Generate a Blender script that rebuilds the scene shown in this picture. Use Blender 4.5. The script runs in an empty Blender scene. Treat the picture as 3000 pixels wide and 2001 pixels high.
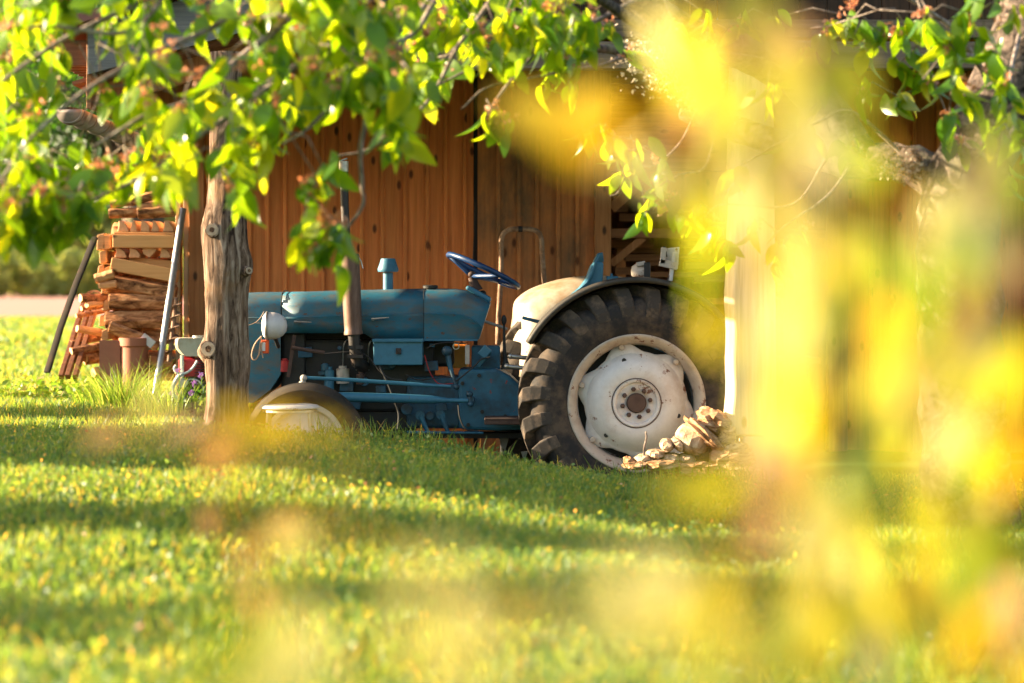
import bpy, math, random
import numpy as np
from mathutils import Vector, Matrix, Quaternion
R = math.radians
random.seed(7)
rng = np.random.default_rng(7)
C = bpy.context.scene.collection
scene = bpy.context.scene

# ------------------------------------------------------------------ camera, sky, sun, exposure
CAMD = 13.3; HZ = 1.23
cam_d = bpy.data.cameras.new('camera'); cam = bpy.data.objects.new('camera', cam_d); C.objects.link(cam)
cam.location = (0, -CAMD, HZ); cam.rotation_euler = (R(90), 0, 0)
cam_d.lens = 85; cam_d.sensor_width = 36; cam_d.shift_y = -119 / 2351
cam_d.clip_start = 0.05; cam_d.clip_end = 3000
cam_d.dof.use_dof = True; cam_d.dof.focus_distance = 13.45; cam_d.dof.aperture_fstop = 1.9
cam_d.dof.aperture_blades = 0
scene.camera = cam
SUN_EL, SUN_TH = R(16.5), R(5)
world = bpy.data.worlds.new('World'); scene.world = world; world.use_nodes = True
wn = world.node_tree
sky = wn.nodes.new('ShaderNodeTexSky'); sky.sky_type = 'NISHITA'; sky.sun_disc = False
sky.sun_elevation = SUN_EL; sky.sun_rotation = math.atan2(-math.cos(SUN_TH), math.sin(SUN_TH))
sky.air_density = 1.2; sky.dust_density = 2.5; sky.ozone_density = 0.6
wn.links.new(sky.outputs[0], wn.nodes['Background'].inputs[0])
wn.nodes['Background'].inputs[1].default_value = 0.088
sd = bpy.data.lights.new('sun', 'SUN'); sun = bpy.data.objects.new('sun', sd); C.objects.link(sun)
sd.energy = 5.0; sd.angle = R(0.5); sd.color = (1.0, 0.80, 0.52)
SUND = Vector((math.cos(SUN_EL) * math.cos(SUN_TH), -math.cos(SUN_EL) * math.sin(SUN_TH), -math.sin(SUN_EL)))
sun.rotation_euler = SUND.to_track_quat('-Z', 'Y').to_euler(); sun.location = (-20, 8, 12)
scene.view_settings.view_transform = 'Standard'; scene.view_settings.look = 'None'
scene.view_settings.exposure = 2.4; scene.view_settings.gamma = 1.0
cy = scene.cycles
cy.use_denoising = True; cy.max_bounces = 8; cy.transparent_max_bounces = 8
cy.sample_clamp_indirect = 6; cy.caustics_reflective = False; cy.caustics_refractive = False
K = 0.036 / 2351 / 0.085
def S(Y): return (Y + CAMD) * K
def W(px, py, Y):
    s = S(Y); return Vector(((px - 1175.5) * s, Y, HZ - (py - 665) * s))

# ------------------------------------------------------------------ helpers
class MB:
    def __init__(s): s.v = []; s.f = []
    def add(s, vs, fs):
        o = len(s.v); s.v += [Vector(v) for v in vs]; s.f += [tuple(i + o for i in f) for f in fs]; return s
    def box(s, c, d, rot=None):
        x, y, z = d[0] / 2, d[1] / 2, d[2] / 2
        vs = [Vector((a, b, e)) for a in (-x, x) for b in (-y, y) for e in (-z, z)]
        if rot is not None:
            m = rot if isinstance(rot, Matrix) else Matrix.Rotation(rot, 3, 'Y'); vs = [m @ v for v in vs]
        c = Vector(c)
        return s.add([v + c for v in vs], [(0, 1, 3, 2), (4, 6, 7, 5), (0, 4, 5, 1), (2, 3, 7, 6), (0, 2, 6, 4), (1, 5, 7, 3)])
    def span(s, a, b, w, h, up=Vector((0, 0, 1))):
        a = Vector(a); b = Vector(b); d = (b - a); L = d.length; d.normalize()
        sd_ = d.cross(up)
        if sd_.length < 1e-3: sd_ = d.cross(Vector((0, 1, 0)))
        sd_.normalize(); u = sd_.cross(d)
        vs = []
        for p in (a, b):
            for i, j in ((-1, -1), (1, -1), (1, 1), (-1, 1)): vs.append(p + sd_ * (i * w / 2) + u * (j * h / 2))
        return s.add(vs, [(3, 2, 1, 0), (4, 5, 6, 7), (0, 1, 5, 4), (1, 2, 6, 5), (2, 3, 7, 6), (3, 0, 4, 7)])
    def tube(s, pts, r, n=10, cap=True, noise=0.0, flat=None):
        pts = [Vector(p) for p in pts]; k = len(pts)
        rs = r if isinstance(r, (list, tuple)) else [r] * k
        vs = []; pn = None
        for i, p in enumerate(pts):
            t = (pts[min(i + 1, k - 1)] - pts[max(i - 1, 0)]).normalized()
            if pn is None:
                pn = t.cross(Vector((0, 0, 1)))
                if pn.length < 0.1: pn = t.cross(Vector((1, 0, 0)))
            pn = (pn - t * pn.dot(t)).normalized(); b = t.cross(pn)
            for j in range(n):
                a = 2 * math.pi * j / n; q = rs[i] * (1 + (random.uniform(-noise, noise) if noise else 0))
                vs.append(p + pn * (math.cos(a) * q) + b * (math.sin(a) * q * (flat or 1)))
        fs = [(i * n + j, i * n + (j + 1) % n, (i + 1) * n + (j + 1) % n, (i + 1) * n + j) for i in range(k - 1) for j in range(n)]
        if cap:
            fs += [tuple(range(n - 1, -1, -1)), tuple((k - 1) * n + j for j in range(n))]
        return s.add(vs, fs)
    def lathe(s, prof, c, axis='Y', n=48, a0=0.0, a1=2 * math.pi, closed=False):
        """prof: (radius, along) pairs"""
        c = Vector(c); full = abs(a1 - a0 - 2 * math.pi) < 1e-6; m = n if full else n + 1; k = len(prof); vs = []
        for j in range(m):
            a = a0 + (a1 - a0) * j / n; ca, sa = math.cos(a), math.sin(a)
            for r_, h in prof:
                if axis == 'Y': v = Vector((r_ * ca, h, r_ * sa))
                elif axis == 'X': v = Vector((h, r_ * ca, r_ * sa))
                else: v = Vector((r_ * ca, r_ * sa, h))
                vs.append(c + v)
        fs = []
        for j in range(n):
            jn = (j + 1) % m
            for i in range(k if closed else k - 1):
                i2 = (i + 1) % k; fs.append((j * k + i, j * k + i2, jn * k + i2, jn * k + i))
        return s.add(vs, fs)
    def prism(s, poly, y0, y1):
        """poly of (x, z) pulled along Y"""
        n = len(poly)
        vs = [Vector((x, y0, z)) for x, z in poly] + [Vector((x, y1, z)) for x, z in poly]
        return s.add(vs, [tuple(range(n)), tuple(range(2 * n - 1, n - 1, -1))] + [(i, i + n, (i + 1) % n + n, (i + 1) % n) for i in range(n)])
    def ball(s, c, r, n=12, m=8, sc=(1, 1, 1), noise=0):
        c = Vector(c); vs = [c + Vector((0, 0, -r * sc[2]))]
        for i in range(1, m):
            p = math.pi * i / m - math.pi / 2
            for j in range(n):
                a = 2 * math.pi * j / n; q = r * (1 + (random.uniform(-noise, noise) if noise else 0))
                vs.append(c + Vector((q * math.cos(p) * math.cos(a) * sc[0], q * math.cos(p) * math.sin(a) * sc[1], q * math.sin(p) * sc[2])))
        vs.append(c + Vector((0, 0, r * sc[2])))
        fs = [(0, 1 + (j + 1) % n, 1 + j) for j in range(n)]
        for i in range(m - 2):
            for j in range(n): fs.append((1 + i * n + j, 1 + i * n + (j + 1) % n, 1 + (i + 1) * n + (j + 1) % n, 1 + (i + 1) * n + j))
        L = len(vs) - 1; b = 1 + (m - 2) * n
        fs += [(b + j, b + (j + 1) % n, L) for j in range(n)]
        return s.add(vs, fs)
    def rings(s, rg, cap0=True, cap1=True, close=True):
        n = len(rg[0]); vs = [Vector(p) for r_ in rg for p in r_]; fs = []
        for i in range(len(rg) - 1):
            for j in range(n if close else n - 1): fs.append((i * n + j, i * n + (j + 1) % n, (i + 1) * n + (j + 1) % n, (i + 1) * n + j))
        if cap0: fs.append(tuple(range(n - 1, -1, -1)))
        if cap1: fs.append(tuple((len(rg) - 1) * n + j for j in range(n)))
        return s.add(vs, fs)
    def build(s, name, mat, parent=None, smooth=False, bevel=0, sub=0, solid=0, origin=None):
        me = bpy.data.meshes.new(name)
        if parent is not None:
            og = parent.matrix_basis.translation.copy(); q = parent.parent
            while q is not None: og += q.matrix_basis.translation; q = q.parent
            loc = Vector((0, 0, 0))
        else:
            if origin is None:
                n = len(s.v); origin = Vector((sum(v.x for v in s.v) / n, sum(v.y for v in s.v) / n, min(v.z for v in s.v)))
            og = Vector(origin); loc = og
        me.from_pydata([v - og for v in s.v], [], s.f); me.update()
        o = bpy.data.objects.new(name, me); C.objects.link(o); o.location = loc
        if parent is not None: o.parent = parent
        if mat is not None: me.materials.append(mat)
        import bmesh
        bm = bmesh.new(); bm.from_mesh(me); bmesh.ops.recalc_face_normals(bm, faces=bm.faces); bm.to_mesh(me); bm.free()
        if smooth:
            for p in me.polygons: p.use_smooth = True
            if smooth != 'all':
                try: me.set_sharp_from_angle(angle=R(38))
                except Exception: pass
        if solid:
            md = o.modifiers.new('thick', 'SOLIDIFY'); md.thickness = solid; md.offset = 0
        if bevel:
            md = o.modifiers.new('bevel', 'BEVEL'); md.width = bevel; md.segments = 2; md.limit_method = 'ANGLE'; md.angle_limit = R(35)
        if sub:
            md = o.modifiers.new('sub', 'SUBSURF'); md.levels = sub; md.render_levels = sub
        return o
def tag(o, label=None, cat=None, group=None, kind=None):
    if label: o['label'] = label
    if cat: o['category'] = cat
    if group: o['group'] = group
    if kind: o['kind'] = kind
    return o
def thing(name, loc, label, cat, group=None):
    o = bpy.data.objects.new(name, None); C.objects.link(o); o.location = loc; o.empty_display_size = 0.1
    return tag(o, label, cat, group)
def poly_curve(pts, per=6):
    """Catmull-Rom through points"""
    P = [Vector(p) for p in pts]; P = [P[0] * 2 - P[1]] + P + [P[-1] * 2 - P[-2]]; out = []
    for i in range(1, len(P) - 2):
        for k in range(per):
            t = k / per; a, b, c, d = P[i - 1], P[i], P[i + 1], P[i + 2]
            out.append(0.5 * ((2 * b) + (c - a) * t + (2 * a - 5 * b + 4 * c - d) * t * t + (3 * b - a - 3 * c + d) * t ** 3))
    out.append(P[-2]); return out
def hexc(r, g, b):
    f = lambda c: (c / 255 / 12.92) if c / 255 <= 0.04045 else ((c / 255 + 0.055) / 1.055) ** 2.4
    return (f(r), f(g), f(b), 1)

# ------------------------------------------------------------------ materials
def newmat(name):
    m = bpy.data.materials.new(name); m.use_nodes = True; nt = m.node_tree
    return m, nt, nt.nodes['Principled BSDF']
def noise_n(nt, scale, det=4, vec=None, rough=0.55, dist=0.0):
    n = nt.nodes.new('ShaderNodeTexNoise'); n.inputs['Scale'].default_value = scale; n.inputs['Detail'].default_value = det
    n.inputs['Roughness'].default_value = rough; n.inputs['Distortion'].default_value = dist
    if vec is not None: nt.links.new(vec, n.inputs['Vector'])
    return n.outputs['Fac']
def ramp(nt, src, stops):
    r = nt.nodes.new('ShaderNodeValToRGB'); e = r.color_ramp.elements
    e[0].position, e[0].color = stops[0]; e[1].position, e[1].color = stops[-1]
    for p, c in stops[1:-1]: x = e.new(p); x.color = c
    nt.links.new(src, r.inputs[0]); return r.outputs[0]
def mix(nt, fac, a, b, mode='MIX'):
    n = nt.nodes.new('ShaderNodeMix'); n.data_type = 'RGBA'; n.blend_type = mode
    for k, v in ((0, fac), (6, a), (7, b)):
        if hasattr(v, 'links'): nt.links.new(v, n.inputs[k])
        else: n.inputs[k].default_value = v
    return n.outputs[2]
def coords(nt, scale=(1, 1, 1), rot=(0, 0, 0), isl=False):
    tc = nt.nodes.new('ShaderNodeTexCoord'); mp = nt.nodes.new('ShaderNodeMapping')
    mp.inputs['Scale'].default_value = scale; mp.inputs['Rotation'].default_value = rot
    src = tc.outputs['Object']
    if isl:
        g = nt.nodes.new('ShaderNodeNewGeometry'); ad = nt.nodes.new('ShaderNodeVectorMath'); ad.operation = 'MULTIPLY_ADD'
        ad.inputs[1].default_value = (7.3, 5.1, 9.7); nt.links.new(g.outputs['Random Per Island'], ad.inputs[0]); nt.links.new(src, ad.inputs[2])
        src = ad.outputs[0]
    nt.links.new(src, mp.inputs[0]); return mp.outputs[0]
def bump(nt, bs, h, s=0.3, d=0.01):
    b = nt.nodes.new('ShaderNodeBump'); b.inputs['Strength'].default_value = s; b.inputs['Distance'].default_value = d
    nt.links.new(h, b.inputs['Height']); nt.links.new(b.outputs[0], bs.inputs['Normal'])
def worn(name, base, dirt, rough=0.45, amount=0.5, scale=7, rust=None, rt=0.63, metal=0.0, bumps=0.12, streak=(1, 1, 1), spec=0.5):
    m, nt, bs = newmat(name); co = coords(nt, streak)
    n1 = noise_n(nt, scale, 8, co, 0.65); n2 = noise_n(nt, scale * 5, 6, co, 0.7)
    lo = 0.62 - 0.28 * amount
    f1 = ramp(nt, n1, [(lo, (0, 0, 0, 1)), (lo + 0.2, (1, 1, 1, 1))])
    tone = mix(nt, n2, tuple(c * 0.78 for c in base[:3]) + (1,), tuple(min(1, c * 1.2) for c in base[:3]) + (1,))
    half = nt.nodes.new('ShaderNodeMath'); half.operation = 'MULTIPLY'; half.inputs[1].default_value = 0.75; nt.links.new(f1, half.inputs[0])
    col = mix(nt, half.outputs[0], tone, dirt)
    if rust:
        n3 = noise_n(nt, scale * 2.3, 10, coords(nt, streak, (0.4, 0.2, 0.9)), 0.75)
        f3 = ramp(nt, n3, [(rt, (0, 0, 0, 1)), (rt + .03, (1, 1, 1, 1))]); col = mix(nt, f3, col, rust)
    nt.links.new(col, bs.inputs['Base Color'])
    rr = nt.nodes.new('ShaderNodeMapRange'); rr.inputs[3].default_value = rough - 0.08; rr.inputs[4].default_value = min(1, rough + 0.3)
    nt.links.new(n1, rr.inputs[0]); nt.links.new(rr.outputs[0], bs.inputs['Roughness'])
    bs.inputs['Metallic'].default_value = metal; bs.inputs['Specular IOR Level'].default_value = spec
    bump(nt, bs, n2, bumps, 0.004); return m
def wood(name, c_dark, c_light, grain='Z', rough=0.7, tint=0.35, knots=True, scale=1.0, bumps=0.25, grey=None):
    m, nt, bs = newmat(name)
    st = {'Z': (22, 22, 1.0), 'X': (1.0, 22, 22), 'Y': (22, 1.0, 22)}[grain]
    co = coords(nt, tuple(s * scale for s in st), isl=True)
    g1 = noise_n(nt, 2.2, 8, co, 0.6, 0.6)
    kst = {'Z': (1, 0, .45), 'X': (.45, 0, 1), 'Y': (1, .45, 1)}[grain]
    co2 = coords(nt, {'Z': (1, 1, .45), 'X': (.45, 1, 1), 'Y': (1, .45, 1)}[grain], (R(90), 0, 0), isl=True)
    col = ramp(nt, g1, [(0.28, c_dark), (0.5, tuple((a + b) / 2 for a, b in zip(c_dark, c_light))), (0.75, c_light)])
    gi = nt.nodes.new('ShaderNodeNewGeometry')
    t = ramp(nt, gi.outputs['Random Per Island'], [(0, (1 - tint,) * 3 + (1,)), (0.5, (1, .95, .9, 1)), (1, (1 + tint * .6, 1 + tint * .4, 1 + tint * .3, 1))])
    col = mix(nt, 1.0, col, t, 'MULTIPLY')
    if grey:
        n4 = noise_n(nt, 1.6, 6, coords(nt, kst), 0.7); f4 = ramp(nt, n4, [(0.42, (0, 0, 0, 1)), (0.62, (1, 1, 1, 1))])
        col = mix(nt, f4, col, grey)
    if knots:
        v = nt.nodes.new('ShaderNodeTexVoronoi'); v.voronoi_dimensions = '2D'; v.inputs['Scale'].default_value = 4.2; nt.links.new(co2, v.inputs['Vector'])
        kf = ramp(nt, v.outputs['Distance'], [(0.035, (1, 1, 1, 1)), (0.075, (0, 0, 0, 1))])
        col = mix(nt, kf, col, tuple(c * 0.25 for c in c_dark[:3]) + (1,))
    nt.links.new(col, bs.inputs['Base Color']); bs.inputs['Roughness'].default_value = rough; bs.inputs['Specular IOR Level'].default_value = 0.3
    bump(nt, bs, g1, bumps, 0.004); return m
def bark(name, cols, scale=5, bumps=1.0, grain=(3, 3, 0.8), rough=0.9, dist=0.02):
    m, nt, bs = newmat(name); co = coords(nt, grain)
    n1 = noise_n(nt, scale, 10, co, 0.7, 0.8); n2 = noise_n(nt, scale * 0.5, 4, coords(nt), 0.6)
    col = ramp(nt, n1, [(0.38, cols[0]), (0.5, cols[1]), (0.63, cols[2])])
    if len(cols) > 3:
        f = ramp(nt, n2, [(0.56, (0, 0, 0, 1)), (0.66, (1, 1, 1, 1))]); col = mix(nt, f, col, cols[3])
    nt.links.new(col, bs.inputs['Base Color']); bs.inputs['Roughness'].default_value = rough; bs.inputs['Specular IOR Level'].default_value = 0.2
    bump(nt, bs, n1, bumps, dist); return m
def leafmat(name, stops, trans=0.55, tmul=(1.6, 1.7, 0.5), rough=0.35, spec=0.5):
    """thin leaf: reflects, and lets sunlight through with a yellower colour"""
    m, nt, bs = newmat(name); g = nt.nodes.new('ShaderNodeNewGeometry')
    col = ramp(nt, g.outputs['Random Per Island'], stops)
    nt.links.new(col, bs.inputs['Base Color']); bs.inputs['Roughness'].default_value = rough; bs.inputs['Specular IOR Level'].default_value = spec
    tr = nt.nodes.new('ShaderNodeBsdfTranslucent'); tc = mix(nt, 1.0, col, tuple(tmul) + (1,), 'MULTIPLY'); nt.links.new(tc, tr.inputs[0])
    mx = nt.nodes.new('ShaderNodeMixShader'); mx.inputs[0].default_value = trans
    nt.links.new(bs.outputs[0], mx.inputs[1]); nt.links.new(tr.outputs[0], mx.inputs[2])
    nt.links.new(mx.outputs[0], nt.nodes['Material Output'].inputs['Surface']); return m
def plain(name, c, rough=0.5, metal=0.0, spec=0.5):
    return worn(name, c, tuple(x * 0.5 for x in c[:3]) + (1,), rough, 0.3, 9, metal=metal, spec=spec)

M = {}
M['blue'] = worn('blue_paint', (0.018, 0.118, 0.185, 1), (0.11, 0.088, 0.062, 1), 0.42, 0.62, 7, rt=0.60, rust=(0.10, 0.04, 0.02, 1), streak=(1, 1, 2.2))
M['blue_dirty'] = worn('oily_blue_paint', (0.012, 0.085, 0.15, 1), (0.02, 0.018, 0.016, 1), 0.4, 0.75, 9, rust=(0.05, 0.015, 0.01, 1))
M['blue_box'] = worn('light_blue_paint', (0.034, 0.15, 0.235, 1), (0.015, 0.085, 0.15, 1), 0.4, 0.35, 6, rust=(0.09, 0.06, 0.04, 1))
M['blue_case'] = worn('gearbox_paint', (0.02, 0.12, 0.20, 1), (0.03, 0.028, 0.026, 1), 0.45, 0.45, 6, rust=(0.25, 0.03, 0.02, 1))
M['tape'] = worn('blue_tape', (0.006, 0.035, 0.12, 1), (0.01, 0.03, 0.07, 1), 0.3, 0.3, 30)
M['grime'] = worn('engine_grime', (0.012, 0.013, 0.014, 1), (0.035, 0.026, 0.018, 1), 0.5, 0.5, 14)
M['black'] = plain('black_rubber', (0.012, 0.012, 0.013, 1), 0.5)
M['rust_pipe'] = worn('rusty_steel', (0.17, 0.095, 0.07, 1), (0.07, 0.032, 0.02, 1), 0.45, 0.6, 6, metal=0.35, streak=(3, 3, .6))
M['dark_pipe'] = worn('dark_steel', (0.035, 0.03, 0.03, 1), (0.07, 0.04, 0.025, 1), 0.5, 0.5, 8, metal=0.3)  # near-black steel with browner patches
M['cream'] = worn('cream_paint', (0.42, 0.37, 0.29, 1), (0.24, 0.13, 0.05, 1), 0.4, 0.7, 5, rust=(0.25, 0.13, 0.05, 1))
M['white'] = worn('off_white_paint', (0.56, 0.55, 0.56, 1), (0.38, 0.29, 0.25, 1), 0.4, 0.45, 4, rt=0.605, rust=(0.16, 0.07, 0.045, 1))
M['rim'] = worn('rim_paint', (0.44, 0.38, 0.33, 1), (0.27, 0.20, 0.16, 1), 0.5, 0.5, 6, rt=0.585, rust=(0.16, 0.07, 0.045, 1))
M['fender'] = worn('grey_fender_paint', (0.032, 0.027, 0.022, 1), (0.02, 0.016, 0.012, 1), 0.55, 0.5, 5)
M['rubber'] = worn('dusty_rubber', (0.018, 0.017, 0.019, 1), (0.10, 0.072, 0.052, 1), 0.75, 0.7, 9, bumps=0.35, spec=0.3)
M['old_iron'] = worn('old_iron', (0.02, 0.016, 0.013, 1), (0.05, 0.03, 0.02, 1), 0.9, 0.5, 12, spec=0.15)
M['lug'] = worn('muddy_rubber', (0.045, 0.038, 0.034, 1), (0.17, 0.12, 0.085, 1), 0.8, 0.5, 13, bumps=0.4, spec=0.3)
M['rubber_front'] = worn('brown_dusty_rubber', (0.02, 0.018, 0.017, 1), (0.07, 0.055, 0.043, 1), 0.8, 0.85, 6, bumps=0.3, spec=0.3)
M['hubrust'] = worn('rusty_hub', (0.075, 0.042, 0.033, 1), (0.04, 0.02, 0.016, 1), 0.7, 0.5, 12)
M['steel'] = worn('bare_steel', (0.5, 0.48, 0.45, 1), (0.2, 0.15, 0.11, 1), 0.3, 0.4, 8, metal=0.85)
M['glass'] = plain('lamp_glass', (0.85, 0.85, 0.8, 1), 0.1)
M['orange'] = plain('orange_plastic', (0.75, 0.10, 0.02, 1), 0.35)
M['red'] = worn('red_paint', (0.42, 0.02, 0.025, 1), (0.2, 0.02, 0.02, 1), 0.35, 0.35, 7)
M['amber'] = plain('amber_plastic_can', (0.8, 0.25, 0.03, 1), 0.4)
M['cable'] = plain('tan_cable', (0.42, 0.27, 0.17, 1), 0.5)
M['redwire'] = plain('red_wire', (0.3, 0.01, 0.01, 1), 0.5)
M['hoop'] = worn('flaking_rusty_tube', (0.32, 0.21, 0.14, 1), (0.12, 0.05, 0.025, 1), 0.7, 0.75, 14, bumps=0.5)
M['siding'] = wood('cedar_siding', (0.56, 0.165, 0.042, 1), (0.84, 0.30, 0.09, 1), 'Z', 0.62, 0.15)
M['door'] = wood('weathered_door_boards', (0.48, 0.17, 0.055, 1), (0.76, 0.30, 0.10, 1), 'Z', 0.7, 0.25, grey=(0.16, 0.10, 0.055, 1))
M['frame'] = wood('orange_timber', (0.30, 0.12, 0.045, 1), (0.52, 0.24, 0.10, 1), 'Z', 0.6, 0.1)
M['framex'] = wood('orange_timber_rail', (0.22, 0.09, 0.035, 1), (0.40, 0.18, 0.08, 1), 'X', 0.6, 0.15)
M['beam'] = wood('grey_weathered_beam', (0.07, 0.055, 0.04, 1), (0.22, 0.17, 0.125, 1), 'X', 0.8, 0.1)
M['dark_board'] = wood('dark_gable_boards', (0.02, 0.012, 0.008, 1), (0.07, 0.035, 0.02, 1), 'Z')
M['barge'] = wood('grey_bargeboard', (0.11, 0.115, 0.12, 1), (0.24, 0.235, 0.225, 1), 'X', 0.8, 0.1, knots=False, bumps=0.6)
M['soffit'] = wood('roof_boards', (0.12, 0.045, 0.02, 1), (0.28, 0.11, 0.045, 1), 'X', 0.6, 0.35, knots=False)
M['roof'] = plain('red_brown_roofing', (0.20, 0.075, 0.055, 1), 0.6)
M['zinc'] = worn('aged_zinc', (0.36, 0.30, 0.26, 1), (0.18, 0.11, 0.08, 1), 0.45, 0.5, 9, metal=0.4)
M['debris'] = bark('gutter_debris', [(0.03, .015, .01, 1), (0.12, .06, .03, 1), (0.3, .18, .1, 1)], 40)
M['pale_post'] = wood('pale_peeled_post', (0.5, 0.37, 0.22, 1), (0.76, 0.62, 0.44, 1), 'Z', 0.7, 0.05, scale=0.8)
M['concrete'] = plain('concrete_plinth', (0.38, 0.34, 0.30, 1), 0.9)
M['post'] = bark('weathered_trunk', [(0.03, 0.016, 0.010, 1), (0.20, 0.125, 0.082, 1), (0.42, 0.31, 0.23, 1), (0.30, 0.16, 0.075, 1)], 4.5, 0.9, (6, 6, 0.75), 0.85, 0.02)
M['cut'] = wood('cut_branch_end', (0.26, 0.19, 0.13, 1), (0.46, 0.37, 0.27, 1), 'Y', 0.8, 0.1, knots=False)
M['cherry_bark'] = bark('cherry_bark', [(0.02, 0.015, 0.012, 1), (0.10, 0.075, 0.06, 1), (0.26, 0.19, 0.15, 1), (0.22, 0.20, 0.12, 1)], 7, 1.0, (3, 3, 3), 0.9, 0.025)
M['twig'] = bark('twig_bark', [(0.09, 0.065, 0.05, 1), (0.20, 0.155, 0.13, 1), (0.36, 0.30, 0.26, 1)], 12, 0.3, (2, 2, 2))
M['log_bark'] = bark('log_bark', [(0.08, 0.03, 0.014, 1), (0.40, 0.17, 0.07, 1), (0.72, 0.37, 0.17, 1)], 7, 0.9, (1, 3, 3), 0.9, 0.01)
M['split'] = wood('split_firewood', (0.5, 0.24, 0.10, 1), (0.78, 0.46, 0.22, 1), 'X', 0.75, 0.3, knots=False)
M['sawn'] = wood('sawn_timber', (0.66, 0.31, 0.11, 1), (0.85, 0.48, 0.20, 1), 'X', 0.65, 0.15, scale=0.6)
M['endgrain'] = wood('log_end_grain', (0.64, 0.34, 0.17, 1), (0.84, 0.52, 0.30, 1), 'Y', 0.8, 0.25, knots=False)
M['clay'] = worn('clay_pipe', (0.30, 0.11, 0.06, 1), (0.16, 0.07, 0.045, 1), 0.6, 0.4, 4)
M['stone'] = bark('pale_rubble', [(0.20, 0.13, 0.08, 1), (0.46, 0.33, 0.22, 1), (0.68, 0.54, 0.40, 1)], 6, 1.0, (1.5, 1.5, 1.5), 0.9, 0.02)
M['stump'] = bark('splintered_wood', [(0.16, 0.07, 0.03, 1), (0.45, 0.25, 0.13, 1), (0.66, 0.45, 0.28, 1)], 9, 1.2, (1, 1, 3), 0.9, 0.02)
M['floor'] = bark('trodden_earth', [(0.03, 0.02, 0.014, 1), (0.075, 0.05, 0.035, 1), (0.13, 0.09, 0.06, 1)], 5, 0.8, (1, 1, 1))
M['leaf'] = leafmat('cherry_leaf', [(0, (0.05, 0.14, 0.008, 1)), (0.5, (0.09, 0.19, 0.010, 1)), (0.8, (0.14, 0.24, 0.012, 1)), (1, (0.20, 0.26, 0.015, 1))], 0.55, (4.4, 3.0, 0.5), 0.3, 0.6)
M['bud'] = leafmat('spent_blossom', [(0, (0.42, 0.16, 0.07, 1)), (1, (0.62, 0.34, 0.22, 1))], 0.35, (1.4, 1.1, 0.8))
M['near_leaf'] = leafmat('yellow_leaf', [(0, (0.24, 0.27, 0.025, 1)), (0.25, (0.36, 0.34, 0.03, 1)), (0.6, (0.46, 0.38, 0.035, 1)), (0.75, (0.14, 0.21, 0.03, 1)), (0.88, (0.18, 0.25, 0.03, 1)), (1, (0.48, 0.42, 0.12, 1))], 0.62, (1.35, 1.3, 0.6), 0.5)
M['near_gold'] = leafmat('gold_leaf', [(0, (0.58, 0.36, 0.015, 1)), (1, (0.58, 0.41, 0.02, 1))], 0.62, (1.2, 1.15, 0.6), 0.5)
M['near_pink'] = leafmat('bronze_leaf', [(0, (0.40, 0.22, 0.10, 1)), (1, (0.46, 0.30, 0.16, 1))], 0.5, (1.3, 1.1, 0.8), 0.5)
M['near_pale'] = leafmat('pale_leaf', [(0, (0.56, 0.50, 0.19, 1)), (1, (0.58, 0.50, 0.25, 1))], 0.5, (1.3, 1.3, 0.9), 0.3)
M['tree_leaf'] = leafmat('tree_leaf', [(0, (0.015, 0.045, 0.008, 1)), (0.7, (0.035, 0.09, 0.012, 1)), (1, (0.10, 0.17, 0.02, 1))], 0.45, (2.2, 2.4, 0.8), 0.45)
M['far_leaf'] = leafmat('far_leaf', [(0, (0.16, 0.20, 0.06, 1)), (0.6, (0.27, 0.31, 0.09, 1)), (1, (0.42, 0.40, 0.14, 1))], 0.45, (1.9, 1.9, 0.9), 0.6)  # pale leaf tones paint in the haze of distance
M['grass'] = leafmat('lawn_blade', [(0, (0.032, 0.11, 0.034, 1)), (0.55, (0.06, 0.165, 0.044, 1)), (0.85, (0.11, 0.21, 0.05, 1)), (0.97, (0.17, 0.22, 0.06, 1)), (1, (0.26, 0.23, 0.09, 1))], 0.48, (5.6, 2.75, 1.0), 0.45, 0.4)
M['tallgrass'] = leafmat('tall_grass_blade', [(0, (0.08, 0.17, 0.02, 1)), (0.7, (0.18, 0.27, 0.04, 1)), (1, (0.42, 0.36, 0.15, 1))], 0.45, (2.2, 2.1, 0.9))
M['petal'] = leafmat('fallen_leaf', [(0, (0.45, 0.13, 0.04, 1)), (0.9, (0.6, 0.28, 0.12, 1)), (1, (0.6, 0.5, 0.4, 1))], 0.3, (1.2, 1, 0.8))
M['purple'] = leafmat('purple_flower', [(0, (0.25, 0.12, 0.34, 1)), (1, (0.38, 0.22, 0.45, 1))], 0.3, (1.2, 1, 1.2))
m, nt, bs = newmat('ground_earth'); M['ground'] = m
co = coords(nt); n1 = noise_n(nt, 0.8, 8, co, 0.7); n2 = noise_n(nt, 30, 6, co, 0.7)
cg = mix(nt, n1, (0.022, 0.055, 0.010, 1), (0.06, 0.12, 0.018, 1)); cg = mix(nt, n2, cg, (0.05, 0.065, 0.02, 1))
nt.links.new(cg, bs.inputs['Base Color']); bs.inputs['Roughness'].default_value = 0.95; bs.inputs['Specular IOR Level'].default_value = 0.1; bump(nt, bs, n2, 0.8, 0.03)
m, nt, bs = newmat('ploughed_field'); M['field'] = m
co = coords(nt, (.05, .6, 1)); n1 = noise_n(nt, 2, 8, co, 0.7)
nt.links.new(ramp(nt, n1, [(0.3, (0.30, 0.125, 0.085, 1)), (0.7, (0.46, 0.195, 0.135, 1))]), bs.inputs['Base Color']); bs.inputs['Roughness'].default_value = 0.95

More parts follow.
